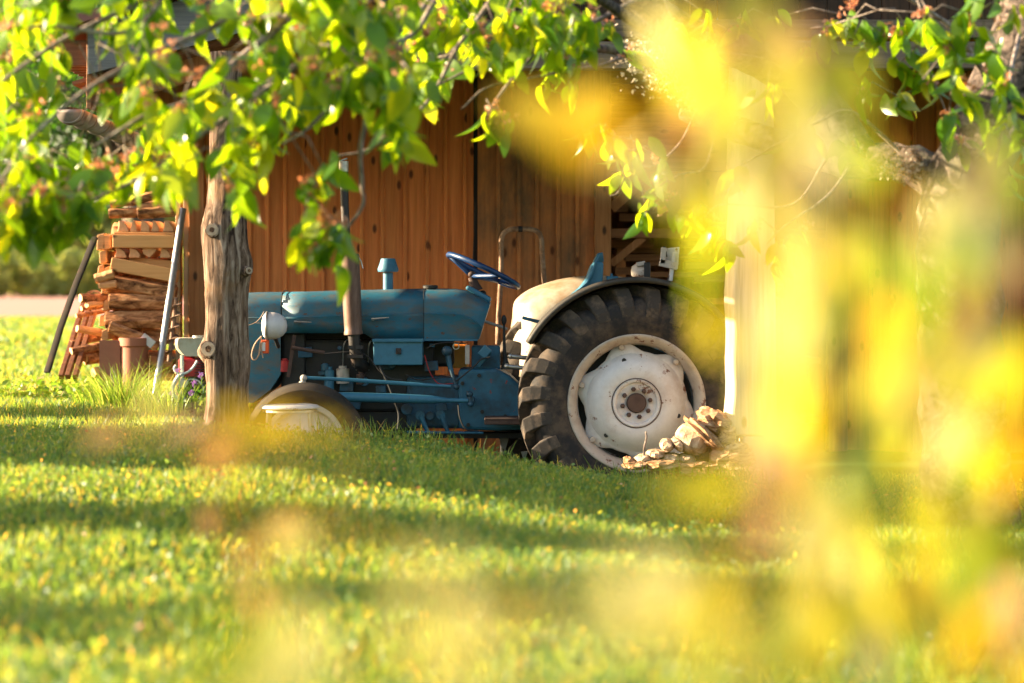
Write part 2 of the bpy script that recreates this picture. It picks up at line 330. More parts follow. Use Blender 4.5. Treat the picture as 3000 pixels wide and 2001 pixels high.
# ------------------------------------------------------------------ terrain
def sstep(x, a, b):
    t = np.clip((x - a) / (b - a), 0, 1); return t * t * (3 - 2 * t)
def tz(x, y):
    x = np.asarray(x, float); y = np.asarray(y, float)
    crest = np.interp(x, [-3, -1.6, -1.0, -0.4, 0.05, 0.5, 1.2, 2.5], [0.50, 0.50, 0.485, 0.44, 0.355, 0.285, 0.24, 0.22])
    front = 0.36 - 0.05 * sstep(-y, 5, 10)
    plat = crest + (front - crest) * sstep(-y, 3.2, 6.5)
    basin = sstep(x, -1.72, -1.42) * sstep(y, -1.15, -0.25)
    bz = 0.0 + 0.16 * sstep(x, 1.3, 2.0)
    z = plat * (1 - basin) + bz * basin
    return z + 0.012 * np.sin(x * 2.1 + 1) * np.sin(y * 1.7) + 0.008 * np.sin(x * 5.3 + y * 3.1)
def tzf(x, y): return float(tz(x, y))
def grid(name, xs, ys, mat, dz=0.0, flat=None):
    X, Y = np.meshgrid(xs, ys); Z = tz(X, Y) + dz if flat is None else np.full_like(X, flat)
    n, k = len(ys), len(xs); me = bpy.data.meshes.new(name)
    idx = np.arange(n * k).reshape(n, k); f = np.stack([idx[:-1, :-1], idx[:-1, 1:], idx[1:, 1:], idx[1:, :-1]], -1).reshape(-1, 4)
    me.from_pydata(np.stack([X, Y, Z], -1).reshape(-1, 3).tolist(), [], f.tolist()); me.materials.append(mat)
    for p in me.polygons: p.use_smooth = True
    o = bpy.data.objects.new(name, me); C.objects.link(o); o['kind'] = 'structure'; return o
g1 = np.concatenate([[-1500, -500, -200, -80, -40, -20, -10, -7], np.arange(-5, 5.01, 0.12), [6, 8, 12, 20, 40, 80, 200, 500, 1500]])
g2 = np.concatenate([[-300, -100, -40, -20, -15], np.arange(-13, 4.01, 0.14), [5, 7, 10, 15, 22, 30, 40, 56, 80, 120, 200, 400, 900, 2000]])
grid('ground', g1, g2, M['ground'])
grid('field', np.linspace(-900, 900, 5), np.array([48, 60, 120, 300, 1200.]), M['field'], flat=0.53)
pf = MB(); pf.box((0.8, 2.6, -0.0), (4.6, 5.2, 0.03)); tag(pf.build('shed_floor', M['floor']), kind='structure')

# ------------------------------------------------------------------ shed
WY = 2.6; XL = W(434, 0, WY).x
bs_ = W(0, 0, 0)
shed = thing('timber_shed', (0.6, 3.2, 0), 'orange brown timber shed with board siding, low red roof and grey bargeboard', 'shed')
SL = 0.29
def rz(x): return 2.36 + (x + 2.28) * SL
RY0, RY1 = -0.35, 6.0; XR = 4.6; XM = 1.6
def roofz(x): return rz(x) if x < XM else rz(XM) - (x - XM) * SL
# wall boards
def boards(x0, x1, y, mat, name, zt=None, zb=0.0, w=0.135):
    b = MB(); x = x0; k = 0
    while x < x1 - 0.02:
        ww = min(w * random.uniform(0.85, 1.12), x1 - x)
        top = (zt if zt else roofz(x) - 0.06)
        b.box((x + ww / 2, y + (0.006 if k % 2 else 0.0) + random.uniform(-.002, .002), (zb + top) / 2), (ww - 0.004, 0.022, top - zb))
        if x > x0 + .01:
            b.box((x, y - 0.022, (zb + top) / 2), (0.026, 0.017, top - zb))
        x += ww; k += 1
    return b.build(name, mat, shed, bevel=0.003)
XD = W(1092, 0, WY).x; XE = W(1364, 0, WY).x
boards(XL, XD - 0.012, WY, M['siding'], 'siding', zb=0.02)
dr = boards(XD + 0.012, XE, WY - 0.05, M['door'], 'sliding_door', zb=0.06)
bk = MB(); bk.box((XD, WY + 0.03, 1.5), (0.12, 0.02, 3)); bk.build('door_gap_post', M['grime'], shed)
hk = MB(); a = W(1091, 465, WY - .09); b = W(1086, 600, WY - .09); hk.tube([a, b], 0.004, 6); hk.build('door_hook', M['dark_pipe'], shed)
# corner: cladding return, white sun-lit trims
ct = MB(); ct.box((XL - 0.015, WY - 0.005, 1.25), (0.035, 0.05, 2.46)); ct.box((XL - 0.075, WY + 0.07, 1.25), (0.03, 0.13, 2.46)); ct.build('corner_trim', M['pale_post'], shed, bevel=0.003)
cb = MB(); cb.box(((W(436, 0, WY - .05).x + W(466, 0, WY - .05).x) / 2, WY - 0.045, 1.3), (0.10, 0.02, 2.4)); cb.build('corner_board', M['frame'], shed, bevel=0.003)
sw = MB()
for k in range(24): sw.box((XL - 0.035 + (k % 2) * .006, WY + 0.17 + k * 0.14, 1.25), (0.02, 0.136, 2.42))
sw.build('side_wall', M['siding'], shed, bevel=0.003)
bw = MB()
for k in range(48): bw.box((XL + 0.07 + k * 0.14, 6.0 + (k % 2) * .006, 1.6), (0.136, 0.02, 3.1))
for k in range(24): bw.box((XR - 0.3, WY + 0.17 + k * 0.14, 1.6), (0.02, 0.136, 3.1))
bw.box((XL + .07 + 3.3, 6.02, 1.6), (6.7, .012, 3.1)); bw.box((XR - .28, 4.4, 1.6), (.012, 3.4, 3.1)); bw.build('back_wall', M['door'], shed)
iw = MB(); iw.box((XE + 0.06, WY + 1.75, 1.5), (0.03, 3.4, 3)); iw.build('inner_wall', M['door'], shed)
# open bay frame
bp = MB(); xa, xb = W(1364, 0, WY - .06).x, W(1402, 0, WY - .06).x; bp.box(((xa + xb) / 2, WY - 0.06, 1.4), (xb - xa, 0.12, 2.8)); bp.build('bay_post', M['frame'], shed, bevel=0.004)
XP = W(1900, 0, WY).x
rb = MB(); a = W(1402, 535, WY); b = W(1900, 535, WY); rb.box(((a.x + XP) / 2, WY + .1, a.z), (XP - a.x, 0.09, W(0, 524, WY).z - W(0, 546, WY).z)); rb.build('bay_rail', M['framex'], shed, bevel=0.004)
a = W(1402, 480, WY); b = W(1520, 372, WY); br = MB(); br.span(a, b, 0.07, 0.11, up=Vector((0, 1, 0))); br.build('brace', M['frame'], shed, bevel=0.004)
a = W(1402, 606, WY + .12); b = W(1478, 545, WY + .12); br = MB(); br.span(a, b, 0.05, 0.07, up=Vector((0, 1, 0))); br.build('brace', M['frame'], shed, bevel=0.004)
hb = MB(); z_ = W(0, 366, WY).z; hb.box(((XE + XP) / 2, WY - .02, z_), (XP - XE, 0.11, 0.16)); hb.build('bay_lintel', M['framex'], shed, bevel=0.004)
bp2 = MB(); bp2.box((XP + .06, WY - 0.0, 1.4), (0.13, 0.12, 2.8)); bp2.build('bay_post', M['frame'], shed, bevel=0.004)
boards(XP + .13, XR - .3, WY + .06, M['siding'], 'siding', zb=0.02, w=.15)
ub = MB(); zt = z_ + .08
for k in range(6): ub.box(((XE + XP) / 2, WY + .035, zt + 0.07 + k * 0.14), (XP - XE, 0.02, 0.136))
ub.build('upper_cladding', M['framex'], shed)
# front tie beam over the overhang and gable boards
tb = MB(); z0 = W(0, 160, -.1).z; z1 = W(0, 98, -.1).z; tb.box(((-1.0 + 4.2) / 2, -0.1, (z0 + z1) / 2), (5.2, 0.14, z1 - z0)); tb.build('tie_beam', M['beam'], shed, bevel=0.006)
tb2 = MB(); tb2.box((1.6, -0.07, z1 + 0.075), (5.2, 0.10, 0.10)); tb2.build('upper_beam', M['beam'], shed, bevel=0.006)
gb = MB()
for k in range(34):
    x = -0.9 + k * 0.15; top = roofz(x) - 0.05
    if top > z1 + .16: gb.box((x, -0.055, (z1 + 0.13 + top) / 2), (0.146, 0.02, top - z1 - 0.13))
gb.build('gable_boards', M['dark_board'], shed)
# roof: boards under, sheet above
for side in (0, 1):
    x0, x1 = (-2.36, XM) if side == 0 else (XM, XR + 0.3)
    rf = MB(); n = 42; step = (RY1 + 0.25 - RY0) / n
    for k in range(n):
        y = RY0 + 0.02 + (k + 0.5) * step
        rf.span((x0, y, roofz(x0) + 0.0), (x1, y, roofz(x1)), step - 0.012, 0.02)
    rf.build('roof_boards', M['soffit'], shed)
    rt = MB(); xe = x0 - (0.10 if side == 0 else 0); rt.span((xe, (RY0 + RY1) / 2, roofz(x0) + 0.31 - (x0 - xe) * SL), (x1 + (0.1 if side else 0), (RY0 + RY1) / 2, roofz(x1) + 0.31 - (.03 if side else 0)), RY1 - RY0 + 0.32, 0.05)
    rt.build('roof_covering', M['roof'], shed)
rr = MB()
for k in range(8):
    y = RY0 + 0.35 + k * 0.8; rr.span((-2.33, y, rz(-2.33) - 0.07), (XM, y, rz(XM) - 0.07), 0.07, 0.12)
rr.build('rafters', M['frame'], shed)
# bargeboard: grey board on the front slope
bg = MB(); xa = W(203, 0, -.36).x
pts = [(xa, W(0, 172, -.36).z), (XM, W(0, 172, -.36).z + (XM - xa) * 0.275), (XM, rz(XM) + .27), (xa, rz(xa) + 0.27)]
bg.prism(pts, -0.385, -0.36); bg.build('bargeboard', M['barge'], shed, bevel=0.003)
bg = MB(); pts = [(XM + .003, W(0, 172, -.36).z + (XM - xa) * 0.275), (XR + .2, W(0, 172, -.36).z + (XM - xa) * 0.275 - (XR + .2 - XM) * SL), (XR + .2, roofz(XR + .2) + .27), (XM + .003, rz(XM) + 0.27)]
bg.prism(pts, -0.385, -0.36); bg.build('bargeboard', M['barge'], shed, bevel=0.003)
# eave fascia, soffit boards and gutter on the left
ff = MB(); zt_ = W(0, 60, -.3).z; zb_ = W(0, 318, 2.7).z
ff.box((-2.265, (RY0 + 5.9) / 2, (2.63 + 2.20) / 2), (0.025, 5.9 - RY0 + .03, 0.43)); ff.build('eave_fascia', M['framex'], shed, bevel=0.003)
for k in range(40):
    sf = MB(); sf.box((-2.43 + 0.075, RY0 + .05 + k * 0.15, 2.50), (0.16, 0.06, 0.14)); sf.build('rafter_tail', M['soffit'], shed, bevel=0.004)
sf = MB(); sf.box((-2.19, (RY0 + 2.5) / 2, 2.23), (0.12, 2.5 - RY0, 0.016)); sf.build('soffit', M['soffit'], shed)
gt = MB(); ga = -2.385; gz = 2.20
prof = [(0.072 * math.cos(a), 0.072 * math.sin(a)) for a in np.linspace(math.pi, 2 * math.pi, 13)]
gt.rings([[(ga + x, y, gz + z) for x, z in prof] for y in (RY0 + .05, 5.9)], False, False, close=False)
gt.add([(ga + x, RY0 + .052, gz + z) for x, z in prof], [tuple(range(13))])
g_ = gt.build('gutter', M['zinc'], shed, smooth=True, solid=0.003)
for k in range(7):
    b = MB(); y = RY0 + .12 + k * 0.42; b.tube([(ga + 0.077 * math.cos(a), y, gz + 0.077 * math.sin(a)) for a in np.linspace(math.pi, 2 * math.pi, 13)], 0.006, 6); b.build('bracket', M['zinc'], g_, smooth=True)
db = MB(); db.rings([[(ga + .064 * math.cos(a), y, gz - .012 + .055 * math.sin(a) * (1 if math.sin(a) < 0 else .5)) for a in np.linspace(0, 2 * math.pi, 14)[:-1]] for y in (RY0 + .07, RY0 + 1, 2.0, 5)]); db.build('leaf_debris', M['debris'], g_)

# ------------------------------------------------------------------ front posts of the overhang
def trunk_post():
    Y0 = -0.5; s = S(Y0); z0 = tzf(-1.51, Y0) - 0.25
    root = thing('trunk_post', (W(518, 0, Y0).x, Y0, z0 + .25), 'grey weathered tree trunk post with knots standing in front of the blue tractor nose', 'post')
    # silhouette (left px, right px) by row
    rows = [(1100, 452, 590), (1030, 456, 584), (985, 462, 574), (930, 472, 569), (880, 474, 570), (850, 470, 573), (825, 468, 574), (800, 466, 573), (770, 468, 570), (735, 471, 569), (700, 470, 568), (660, 469, 570), (640, 468, 574), (615, 467, 580), (595, 466, 578), (570, 464, 570), (545, 461, 567), (520, 462, 566), (495, 468, 564), (470, 474, 562), (430, 478, 560), (350, 482, 558), (220, 484, 556), (120, 484, 556)]
    n = 30; rg = []
    for py, l, r_ in rows:
        c = W((l + r_) / 2, py, Y0); rad = (r_ - l) / 2 * s; rg.append((c, rad))
    fine = []
    for i in range(len(rg) - 1):
        for k in range(3):
            t = k / 3; fine.append((rg[i][0].lerp(rg[i + 1][0], t), rg[i][1] * (1 - t) + rg[i + 1][1] * t))
    fine.append(rg[-1]); b = MB(); out = []
    for i, (c, rad) in enumerate(fine):
        ring = []
        for j in range(n):
            a = 2 * math.pi * j / n
            groove = -0.17 * max(0, 1 - abs(((a - (-1.72 + .05 * math.sin(c.z * 3))) + math.pi) % (2 * math.pi) - math.pi) / 0.16) - 0.22 * max(0, 1 - abs(((a - (-1.25 + .04 * math.sin(c.z * 5))) + math.pi) % (2 * math.pi) - math.pi) / 0.12)
            q = rad * (1 + groove + 0.035 * math.sin(a * 5 + c.z * 1.3) + 0.02 * math.sin(a * 9 + c.z * 4) + random.uniform(-.012, .012))
            ring.append((c.x + q * math.cos(a), c.y + q * math.sin(a), c.z))
        out.append(ring)
    b.rings(out); b.build('trunk', M['post'], root, smooth='all')
    for px, py, rr_, dx in ((489, 529, 15, -.1), (481, 802, 18, -.2), (568, 622, 9, .6)):
        c = W(px, py, Y0 - (0.085 if px < 485 or px > 560 else 0.10)); d = Vector((dx, -1, 0.1)).normalized(); k = MB(); q = rr_ * s
        k.tube([c - d * 0.07, c - d * .03, c + d * 0.0, c + d * 0.02], [q * 2.1, q * 1.55, q * 1.2, q * 1.08], 22, noise=.06); kn = k.build('knot', M['post'], root, smooth=True)
        k = MB(); k.tube([c + d * .018, c + d * .0235], [q * .95, q * .9], 22, noise=.05); k.build('cut_face', M['cut'], kn)
        k = MB(); k.tube([c + d * .02, c + d * .0245], [q * .5, q * .4], 12, noise=.12); k.build('heart_rot', M['debris'], kn)

trunk_post()
def pale_post():
    Y0 = -0.25; zb = W(0, 1000, Y0).z; s = S(Y0)
    root = thing('roof_post', (W(1728, 0, Y0).x, Y0, zb - .3), 'pale peeled timber post on a concrete plinth right of the big tractor tyre', 'post')
    b = MB(); pts = []; l, r_ = 1674, 1785
    out = []
    for py in range(1000, 110, -30):
        wv = 3 * math.sin(py / 60) + 2 * math.sin(py / 23); a = W(l + wv * .7 + (1000 - py) * 0.012, py, Y0 - .1); e = W(r_ - (1000 - py) * 0.01, py, Y0 - .1); dpt = 0.2
        out.append([(a.x + .02, a.y + .0, a.z), (e.x - .02, a.y, a.z), (e.x, a.y + .03, a.z), (e.x, a.y + dpt, a.z), (a.x - .012, a.y + dpt, a.z), (a.x - .012 - .004 * math.sin(py / 30), a.y + .05, a.z)])
    b.rings(out); b.build('shaft', M['pale_post'], root, bevel=0.01)
    k = MB(); a = W(1705, 1002, Y0 - .1); e = W(1790, 1002, Y0 - .1); z2 = W(0, 1140, Y0 - .1).z - 0.2
    k.add([(a.x, a.y - .02, a.z), (e.x, a.y - .02, a.z), (e.x, a.y + .2, a.z), (a.x, a.y + .2, a.z), (a.x - .04, a.y - .05, z2), (e.x + .04, a.y - .05, z2), (e.x + .04, a.y + .25, z2), (a.x - .04, a.y + .25, z2)], [(0, 1, 2, 3), (4, 5, 6, 7), (0, 1, 5, 4), (1, 2, 6, 5), (2, 3, 7, 6), (3, 0, 4, 7)])
    k.build('plinth', M['concrete'], root, bevel=0.015)
pale_post()

# ------------------------------------------------------------------ tractor
YC = 0.78
tr = thing('tractor', (W(1100, 0, YC).x, YC, 0.0), 'old blue farm tractor with white wheel centres parked under the shed overhang', 'tractor')
def rear_wheel(cx, cz, yo, sgn, name='rear_wheel'):
    """yo: outer face; sgn +1 when the inside lies at +Y"""
    Rr = 0.655
    def yy(d): return yo + sgn * d
    w = bpy.data.objects.new(name, None); C.objects.link(w); w.parent = tr; w.location = Vector((cx, yy(0.18), cz)) - tr.location
    c = (cx, 0, cz)
    t = MB(); prof = [(0.355, 0.06), (0.372, 0.036), (0.40, 0.024), (0.45, 0.008), (0.50, 0.004), (0.545, 0.014), (0.578, 0.045), (0.595, 0.09), (0.602, 0.17), (0.595, 0.25), (0.578, 0.295), (0.545, 0.326), (0.50, 0.336), (0.45, 0.33), (0.40, 0.316), (0.372, 0.30), (0.355, 0.28)]
    t.lathe([(r_, yy(d)) for r_, d in prof], c, n=96)
    t.build('tyre', M['rubber'], w, smooth='all')
    lg = MB(); N = 23
    for side in (0, 1):
        for i in range(N):
            a0 = 2 * math.pi * (i + 0.5 * side) / N + 0.03
            secs = [(0.478, 0.004, 0.0, 0.07), (0.535, 0.0, 0.0, 0.074), (0.592, 0.012, 0.012, 0.082), (0.640, 0.028, 0.03, 0.084), (Rr, 0.075, 0.08, 0.080), (Rr + .003, 0.13, 0.17, 0.078), (Rr + .003, 0.185, 0.25, 0.076)]
            inner = [(0.476, 0.02), (0.53, 0.03), (0.565, 0.05), (0.58, 0.07), (0.585, 0.09), (0.59, 0.14), (0.59, 0.185)]
            ring = []
            for (r_, d, da, wd), (ri, di) in zip(secs, inner):
                dd = d if side == 0 else 0.34 - d; ddi = di if side == 0 else 0.34 - di; a = a0 + da * 1.25; ao = wd / r_
                o_ = []
                for rad, ang, dep in ((ri, a - ao * .62, ddi), (r_, a - ao * .5, dd), (r_, a + ao * .5, dd), (ri, a + ao * .62, ddi)):
                    o_.append((cx + rad * math.cos(ang), yy(dep), cz + rad * math.sin(ang)))
                ring.append(o_)
            lg.rings(ring)
    lg.build('tread_lugs', M['lug'], w, bevel=0.007)
    rm = MB(); prof = [(0.335, 0.085), (0.348, 0.05), (0.362, 0.035), (0.376, 0.024), (0.383, 0.028), (0.383, 0.04), (0.366, 0.055), (0.352, 0.075), (0.345, 0.10), (0.33, 0.14), (0.33, 0.20), (0.352, 0.27), (0.383, 0.305), (0.376, 0.318), (0.355, 0.29), (0.325, 0.22), (0.322, 0.13)]
    rm.lathe([(r_, yy(d)) for r_, d in prof], c, n=96, closed=True); rm.build('rim', M['rim'], w, smooth='all')
    # six pointed dished centre
    tips = [104.6, 45.6, -18, -78, -140, 162]
    def rmax(a):
        d = min(abs((a - t_ + 180) % 360 - 180) for t_ in tips)
        return 0.342 if d < 5 else 0.342 + (0.286 - 0.342) * min(1, (d - 5) / 17) ** 0.9
    radii = [0.055, 0.095, 0.112, 0.118, 0.128, 0.134, 0.16, 0.20, 0.235, 0.26, 0.275]
    deps = [0.062, 0.062, 0.058, 0.046, 0.042, 0.048, 0.040, 0.046, 0.066, 0.095, 0.112]
    n = 120; ds = MB(); rg = []
    for r_, d in zip(radii, deps): rg.append([(cx + r_ * math.cos(2 * math.pi * j / n), yy(d), cz + r_ * math.sin(2 * math.pi * j / n)) for j in range(n)])
    rg.append([(cx + rmax(3 * j) * math.cos(2 * math.pi * j / n), yy(0.118), cz + rmax(3 * j) * math.sin(2 * math.pi * j / n)) for j in range(n)])
    ds.rings(rg, False, False); disc = ds.build('wheel_disc', M['white'], w, smooth=True, solid=0.006)
    for a in tips:
        b = MB(); a = R(a); r_ = 0.318; q = Vector((cx + r_ * math.cos(a), 0, cz + r_ * math.sin(a))); b.lathe([(0.0001, yy(0.085)), (0.014, yy(0.087)), (0.017, yy(0.094)), (0.017, yy(0.115))], q, n=14)
        b.build('rim_bolt', M['rim'], w, smooth=True)
    for k in range(8):
        b = MB(); a = R(12 + 45 * k); r_ = 0.0775; q = Vector((cx + r_ * math.cos(a), 0, cz + r_ * math.sin(a))); b.lathe([(0.0001, yy(0.034)), (0.009, yy(0.036)), (0.013, yy(0.048)), (0.0145, yy(0.062))], q, n=6)
        b.build('lug_nut', M['hubrust'], w)
    for a, r_ in ((106, .245), (-17, .245), (-133, .245)):
        b = MB(); a = R(a); q = Vector((cx + r_ * math.cos(a), 0, cz + r_ * math.sin(a))); b.lathe([(0.0001, yy(0.068)), (0.0125, yy(0.068)), (0.0125, yy(0.09))], q, n=16); b.build('disc_hole', M['black'], w)
    b = MB(); b.lathe([(0.0001, yy(0.042)), (0.048, yy(0.043)), (0.054, yy(0.050)), (0.055, yy(0.07))], c, n=32); b.build('hub_cap', M['hubrust'], w, smooth=True)
    b = MB(); b.lathe([(.134, yy(.040)), (.1365, yy(.0375)), (.139, yy(.041))], c, n=72); b.build('rust_ring', M['hubrust'], w)
    b = MB(); b.lathe([(0.1, yy(0.22)), (0.318, yy(0.22)), (.318, yy(.23))], c, n=48); b.build('gap_shade_disc', M['grime'], w)  # dark disc added to paint shade in the gaps round the wheel centre
    b = MB(); b.lathe([(0.09, yy(0.075)), (0.09, yy(0.34)), (0.13, yy(0.34)), (0.13, yy(0.42))], c, n=24); b.build('brake_drum', M['grime'], w, smooth=True)
    return w
RX = W(1463, 927, 0.0).x; RZ = W(0, 927, 0.0).z
rear_wheel(RX, RZ, 0.03, 1); rear_wheel(RX - .17, RZ, 2 * YC - 0.03, -1)
def fender(y0, y1, mat, side, name='fender'):
    """shell over the wheel: tread cover from y0 (outer) to y1 (inner) and a flat inner plate"""
    b = MB(); rg = []
    A = [R(a) for a in np.linspace(30, 151, 34)]
    for a in A:
        r_ = 0.692 - 0.06 * max(0, (R(60) - a)) ** 1.0 + 0.0
        ring = []
        for t, dr_ in ((0.01, -0.024), (0.0, -0.003), (0.02, 0.002), (0.3, 0.006), (0.7, 0.006), (0.93, -0.004), (1, -0.035), (1.0, -0.09), (1.0, -0.22), (1, -0.36)):
            y = y0 + (y1 - y0) * t; q = r_ + dr_
            ring.append((RX + q * math.cos(a), y, RZ + q * math.sin(a)))
        rg.append(ring)
    b.rings(rg, False, False, close=False)
    return b.build(name, mat, tr, smooth='all', solid=0.005)
fender(0.0, 0.42, M['fender'], 0)
def far_fender():
    y0, y1 = 2 * YC, 2 * YC - 0.44; s = S(1.15)
    b = MB(); rg = []
    # outline of the big rounded mudguard in the side view
    out = [(1160, 860), (1166, 810), (1172, 765), (1177, 730), (1180, 700), (1190, 684), (1215, 666), (1250, 652), (1290, 641), (1340, 634), (1400, 633), (1460, 640), (1520, 655), (1580, 690), (1620, 740)]
    oc = poly_curve([W(x, y, 1.15) for x, y in out], 3); cc = Vector((RX, 0, RZ))
    for p in oc:
        d = Vector((cc.x - p.x, 0, cc.z - p.z)).normalized(); ring = []
        for t, dr_ in ((0, 0.03), (0.12, 0.0), (0.35, 0.004), (0.55, 0.02), (0.72, 0.048), (0.86, .09), (0.96, 0.14), (1, 0.2), (1.0, 0.42)):
            ring.append((p.x + d.x * dr_, y0 + (y1 - y0) * t, p.z + d.z * dr_))
        rg.append(ring)
    b.rings(rg, False, False, close=False); b.build('fender', M['cream'], tr, smooth='all', solid=0.005)
far_fender()
# front wheels
FX, FZ = W(697, 1022, 0.1).x, W(0, 1022, 0.1).z
def front_wheel(yo, sgn):
    def yy(d): return yo + sgn * d
    w = bpy.data.objects.new('front_wheel', None); C.objects.link(w); w.parent = tr; w.location = Vector((FX, yy(0.08), FZ)) - tr.location
    c = (FX, 0, FZ); t = MB()
    prof = [(0.215, 0.05), (0.235, 0.03), (0.27, 0.008), (0.305, 0.004), (0.328, 0.02), (0.338, 0.035), (0.330, 0.045), (0.342, 0.055), (0.342, 0.07), (0.333, 0.075), (0.345, 0.085), (0.333, 0.095), (0.342, 0.10), (0.342, 0.115), (0.330, 0.125), (0.338, 0.135), (0.328, 0.15), (0.305, 0.166), (0.27, 0.162), (0.235, 0.14), (0.215, 0.12)]
    t.lathe([(r_, yy(d)) for r_, d in prof], c, n=72); t.build('tyre', M['rubber_front'], w, smooth=True)
    b = MB(); b.lathe([(0.0001, yy(0.02)), (0.04, yy(0.02)), (0.05, yy(0.045)), (0.09, yy(0.06)), (0.15, yy(0.075)), (0.19, yy(0.085)), (0.205, yy(0.04)), (0.232, yy(0.03)), (0.236, yy(0.045)), (0.21, yy(0.10)), (0.2, yy(0.12))], c, n=48); b.build('rim', M['white'], w, smooth=True)
    return w
front_wheel(0.10, 1); front_wheel(2 * YC - 0.10, -1)
ax = MB(); ax.box((FX, YC, FZ + 0.04), (0.10, 1.2, 0.10)); ax.tube([(FX, 0.25, FZ), (FX, 0.25, FZ + 0.24)], 0.03, 12); ax.tube([(FX, 2 * YC - .25, FZ), (FX, 2 * YC - .25, FZ + 0.24)], 0.03, 12); ax.build('front_axle', M['blue_dirty'], tr, bevel=0.008)
# hood rings
HY = 0.5; HW = 0.275
def hp(px, py): v = W(px, py, HY); return v.x, v.z
def hring(xt, xb, zt, zb, hw=HW, r_=0.085, crease=True, bulge=0.012):
    pts = []; H = zt - zb
    def X(z): return xb + (xt - xb) * max(0, min(1, (z - zb) / H))
    half = [(-hw + .012, zb), (-hw + .004, zb + H * .25)]
    zc = zt - 0.145
    if H > .2: half += [(-hw - .001, zc - 0.012), (-hw - 0.006, zc), (-hw + 0.002, zc + 0.007)]
    for k in range(7):
        a = math.pi - (math.pi / 2) * k / 6; half.append((-hw + r_ + r_ * math.cos(a) + .002, zt - bulge - r_ * .8 + r_ * .8 * math.sin(a)))
    half += [(-hw * .45, zt - bulge * .35), (0, zt)]
    full = half + [(-y, z) for y, z in reversed(half[:-1])]
    return [(X(z), YC + y, z) for y, z in full]
zT = hp(0, 669)[1]
def hx(px): return hp(px, 0)[0]
def hz(py): return hp(0, py)[1]
b = MB(); rg = []
for i, px in enumerate((489, 492, 500, 515, 540, 580, 620, 644)):
    q = [0.62, .72, .84, .92, .97, .99, 1, 1][i]; dz = [0.07, .045, .022, .01, .004, 0, 0, 0][i]
    rg.append(hring(hx(px), hx(px), hz(672) - dz + (px - 489) * 0.00003, hz(925) if px < 600 else hz(925 - (px - 600) * 1.5), HW * q, 0.09))
b.rings(rg, True, False); b.build('nose_cowl', M['blue'], tr, smooth=True, solid=0)
b = MB(); rg = []
for px, zt_, zb_ in ((647, 671, 765), (700, 670, 765), (760, 668, 765), (822, 666.5, 765), (838, 666, 767), (850, 666, 775), (858, 665.5, 779), (900, 664.5, 779), (972, 663, 779)):
    rg.append(hring(hx(px), hx(px), hz(zt_), hz(zb_)))
b.rings(rg, False, False, close=False); b.build('hood', M['blue'], tr, smooth=True, solid=0.004)
b = MB(); rg = []
for xt, xb, zt_, zb_, q in ((973.5, 973.5, 663, 779, 1), (1010, 1010, 662, 779, 1), (1045, 1040, 663, 779.5, 1), (1066, 1060, 666, 780, .995), (1085, 1075, 673, 780, .985), (1105, 1087, 682, 780, .96), (1118, 1094, 689, 780, .93), (1126, 1099, 695, 780, .88)):
    rg.append(hring(hx(xt), hx(xb), hz(zt_), hz(zb_), HW * q, 0.08 + .03 * (1 - q)))
b.rings(rg, False, True); b.build('tank_cowl', M['blue'], tr, smooth=True)
# seams
def seam(px, tag_='seam'):
    b = MB(); rg = hring(hx(px), hx(px), hz(667 if px < 800 else 662.6), hz(765 if px < 800 else 779)); b.tube([Vector(p) + Vector((0, 0, .001)) for p in rg], 0.0022, 6); b.build('hood_seam', M['black'], tr)
seam(645.5); seam(972.5)
b = MB(); b.box((hx(1020), YC - HW + .004, hz(781)), (hx(1098) - hx(945), 0.012, 0.01)); b.build('cowl_lip', M['blue_box'], tr, bevel=.002)
# instrument panel, plinth
pl = [hp(1066, 663), hp(1073, 654), hp(1128, 684), hp(1124, 697)]
b = MB(); b.prism(pl, YC - 0.14, YC + 0.14); b.build('instrument_panel', M['blue_box'], tr, bevel=0.012)
b = MB(); c = W(1108, 675, YC); b.ball(c, 0.022); b.build('gauge', M['black'], tr, smooth=True)
b = MB(); c0 = W(1094, 668, YC); c1 = W(1083, 636, YC); b.tube([c0, c0.lerp(c1, .4), c0.lerp(c1, .8), c1], [0.04, 0.03, 0.024, 0.022], 16); b.build('steering_column', M['hubrust'], tr, smooth=True)
# steering wheel: rim ellipse ends at (1028,583) and (1190,660)
sw_ = bpy.data.objects.new('steering_wheel', None); C.objects.link(sw_); sw_.parent = tr
cs = W(1110, 622, YC); sw_.location = cs - tr.location
e0, e1 = W(1030, 585, YC), W(1189, 658, YC); ux = (e1 - e0).normalized(); Rw = (e1 - e0).length / 2; cs = (e0 + e1) / 2
tilt = Vector((0, 1, 0)) * 0.995 + Vector((ux.z, 0, -ux.x)) * 0.09
hubp = c1 + Vector((0, 0, 0.005))
b = MB(); b.tube([cs + ux * Rw * math.cos(a) + tilt * Rw * math.sin(a) for a in np.linspace(0, 2 * math.pi, 49)], 0.0165, 10, noise=.05); b.build('rim', M['tape'], sw_, smooth='all')
for a in (180, 300, 60):
    a = R(a); e = cs + ux * Rw * math.cos(a) + tilt * Rw * math.sin(a); m_ = hubp.lerp(e, .25) + Vector((0, 0, .0)); b = MB(); b.tube([hubp, m_, hubp.lerp(e, .6), e], 0.0125, 8, noise=.06); b.build('spoke', M['tape'], sw_, smooth='all')
b = MB(); b.ball(hubp + Vector((0, 0, .012)), 0.024, sc=(1, 1, .8)); b.build('hub', M['hubrust'], sw_, smooth=True)
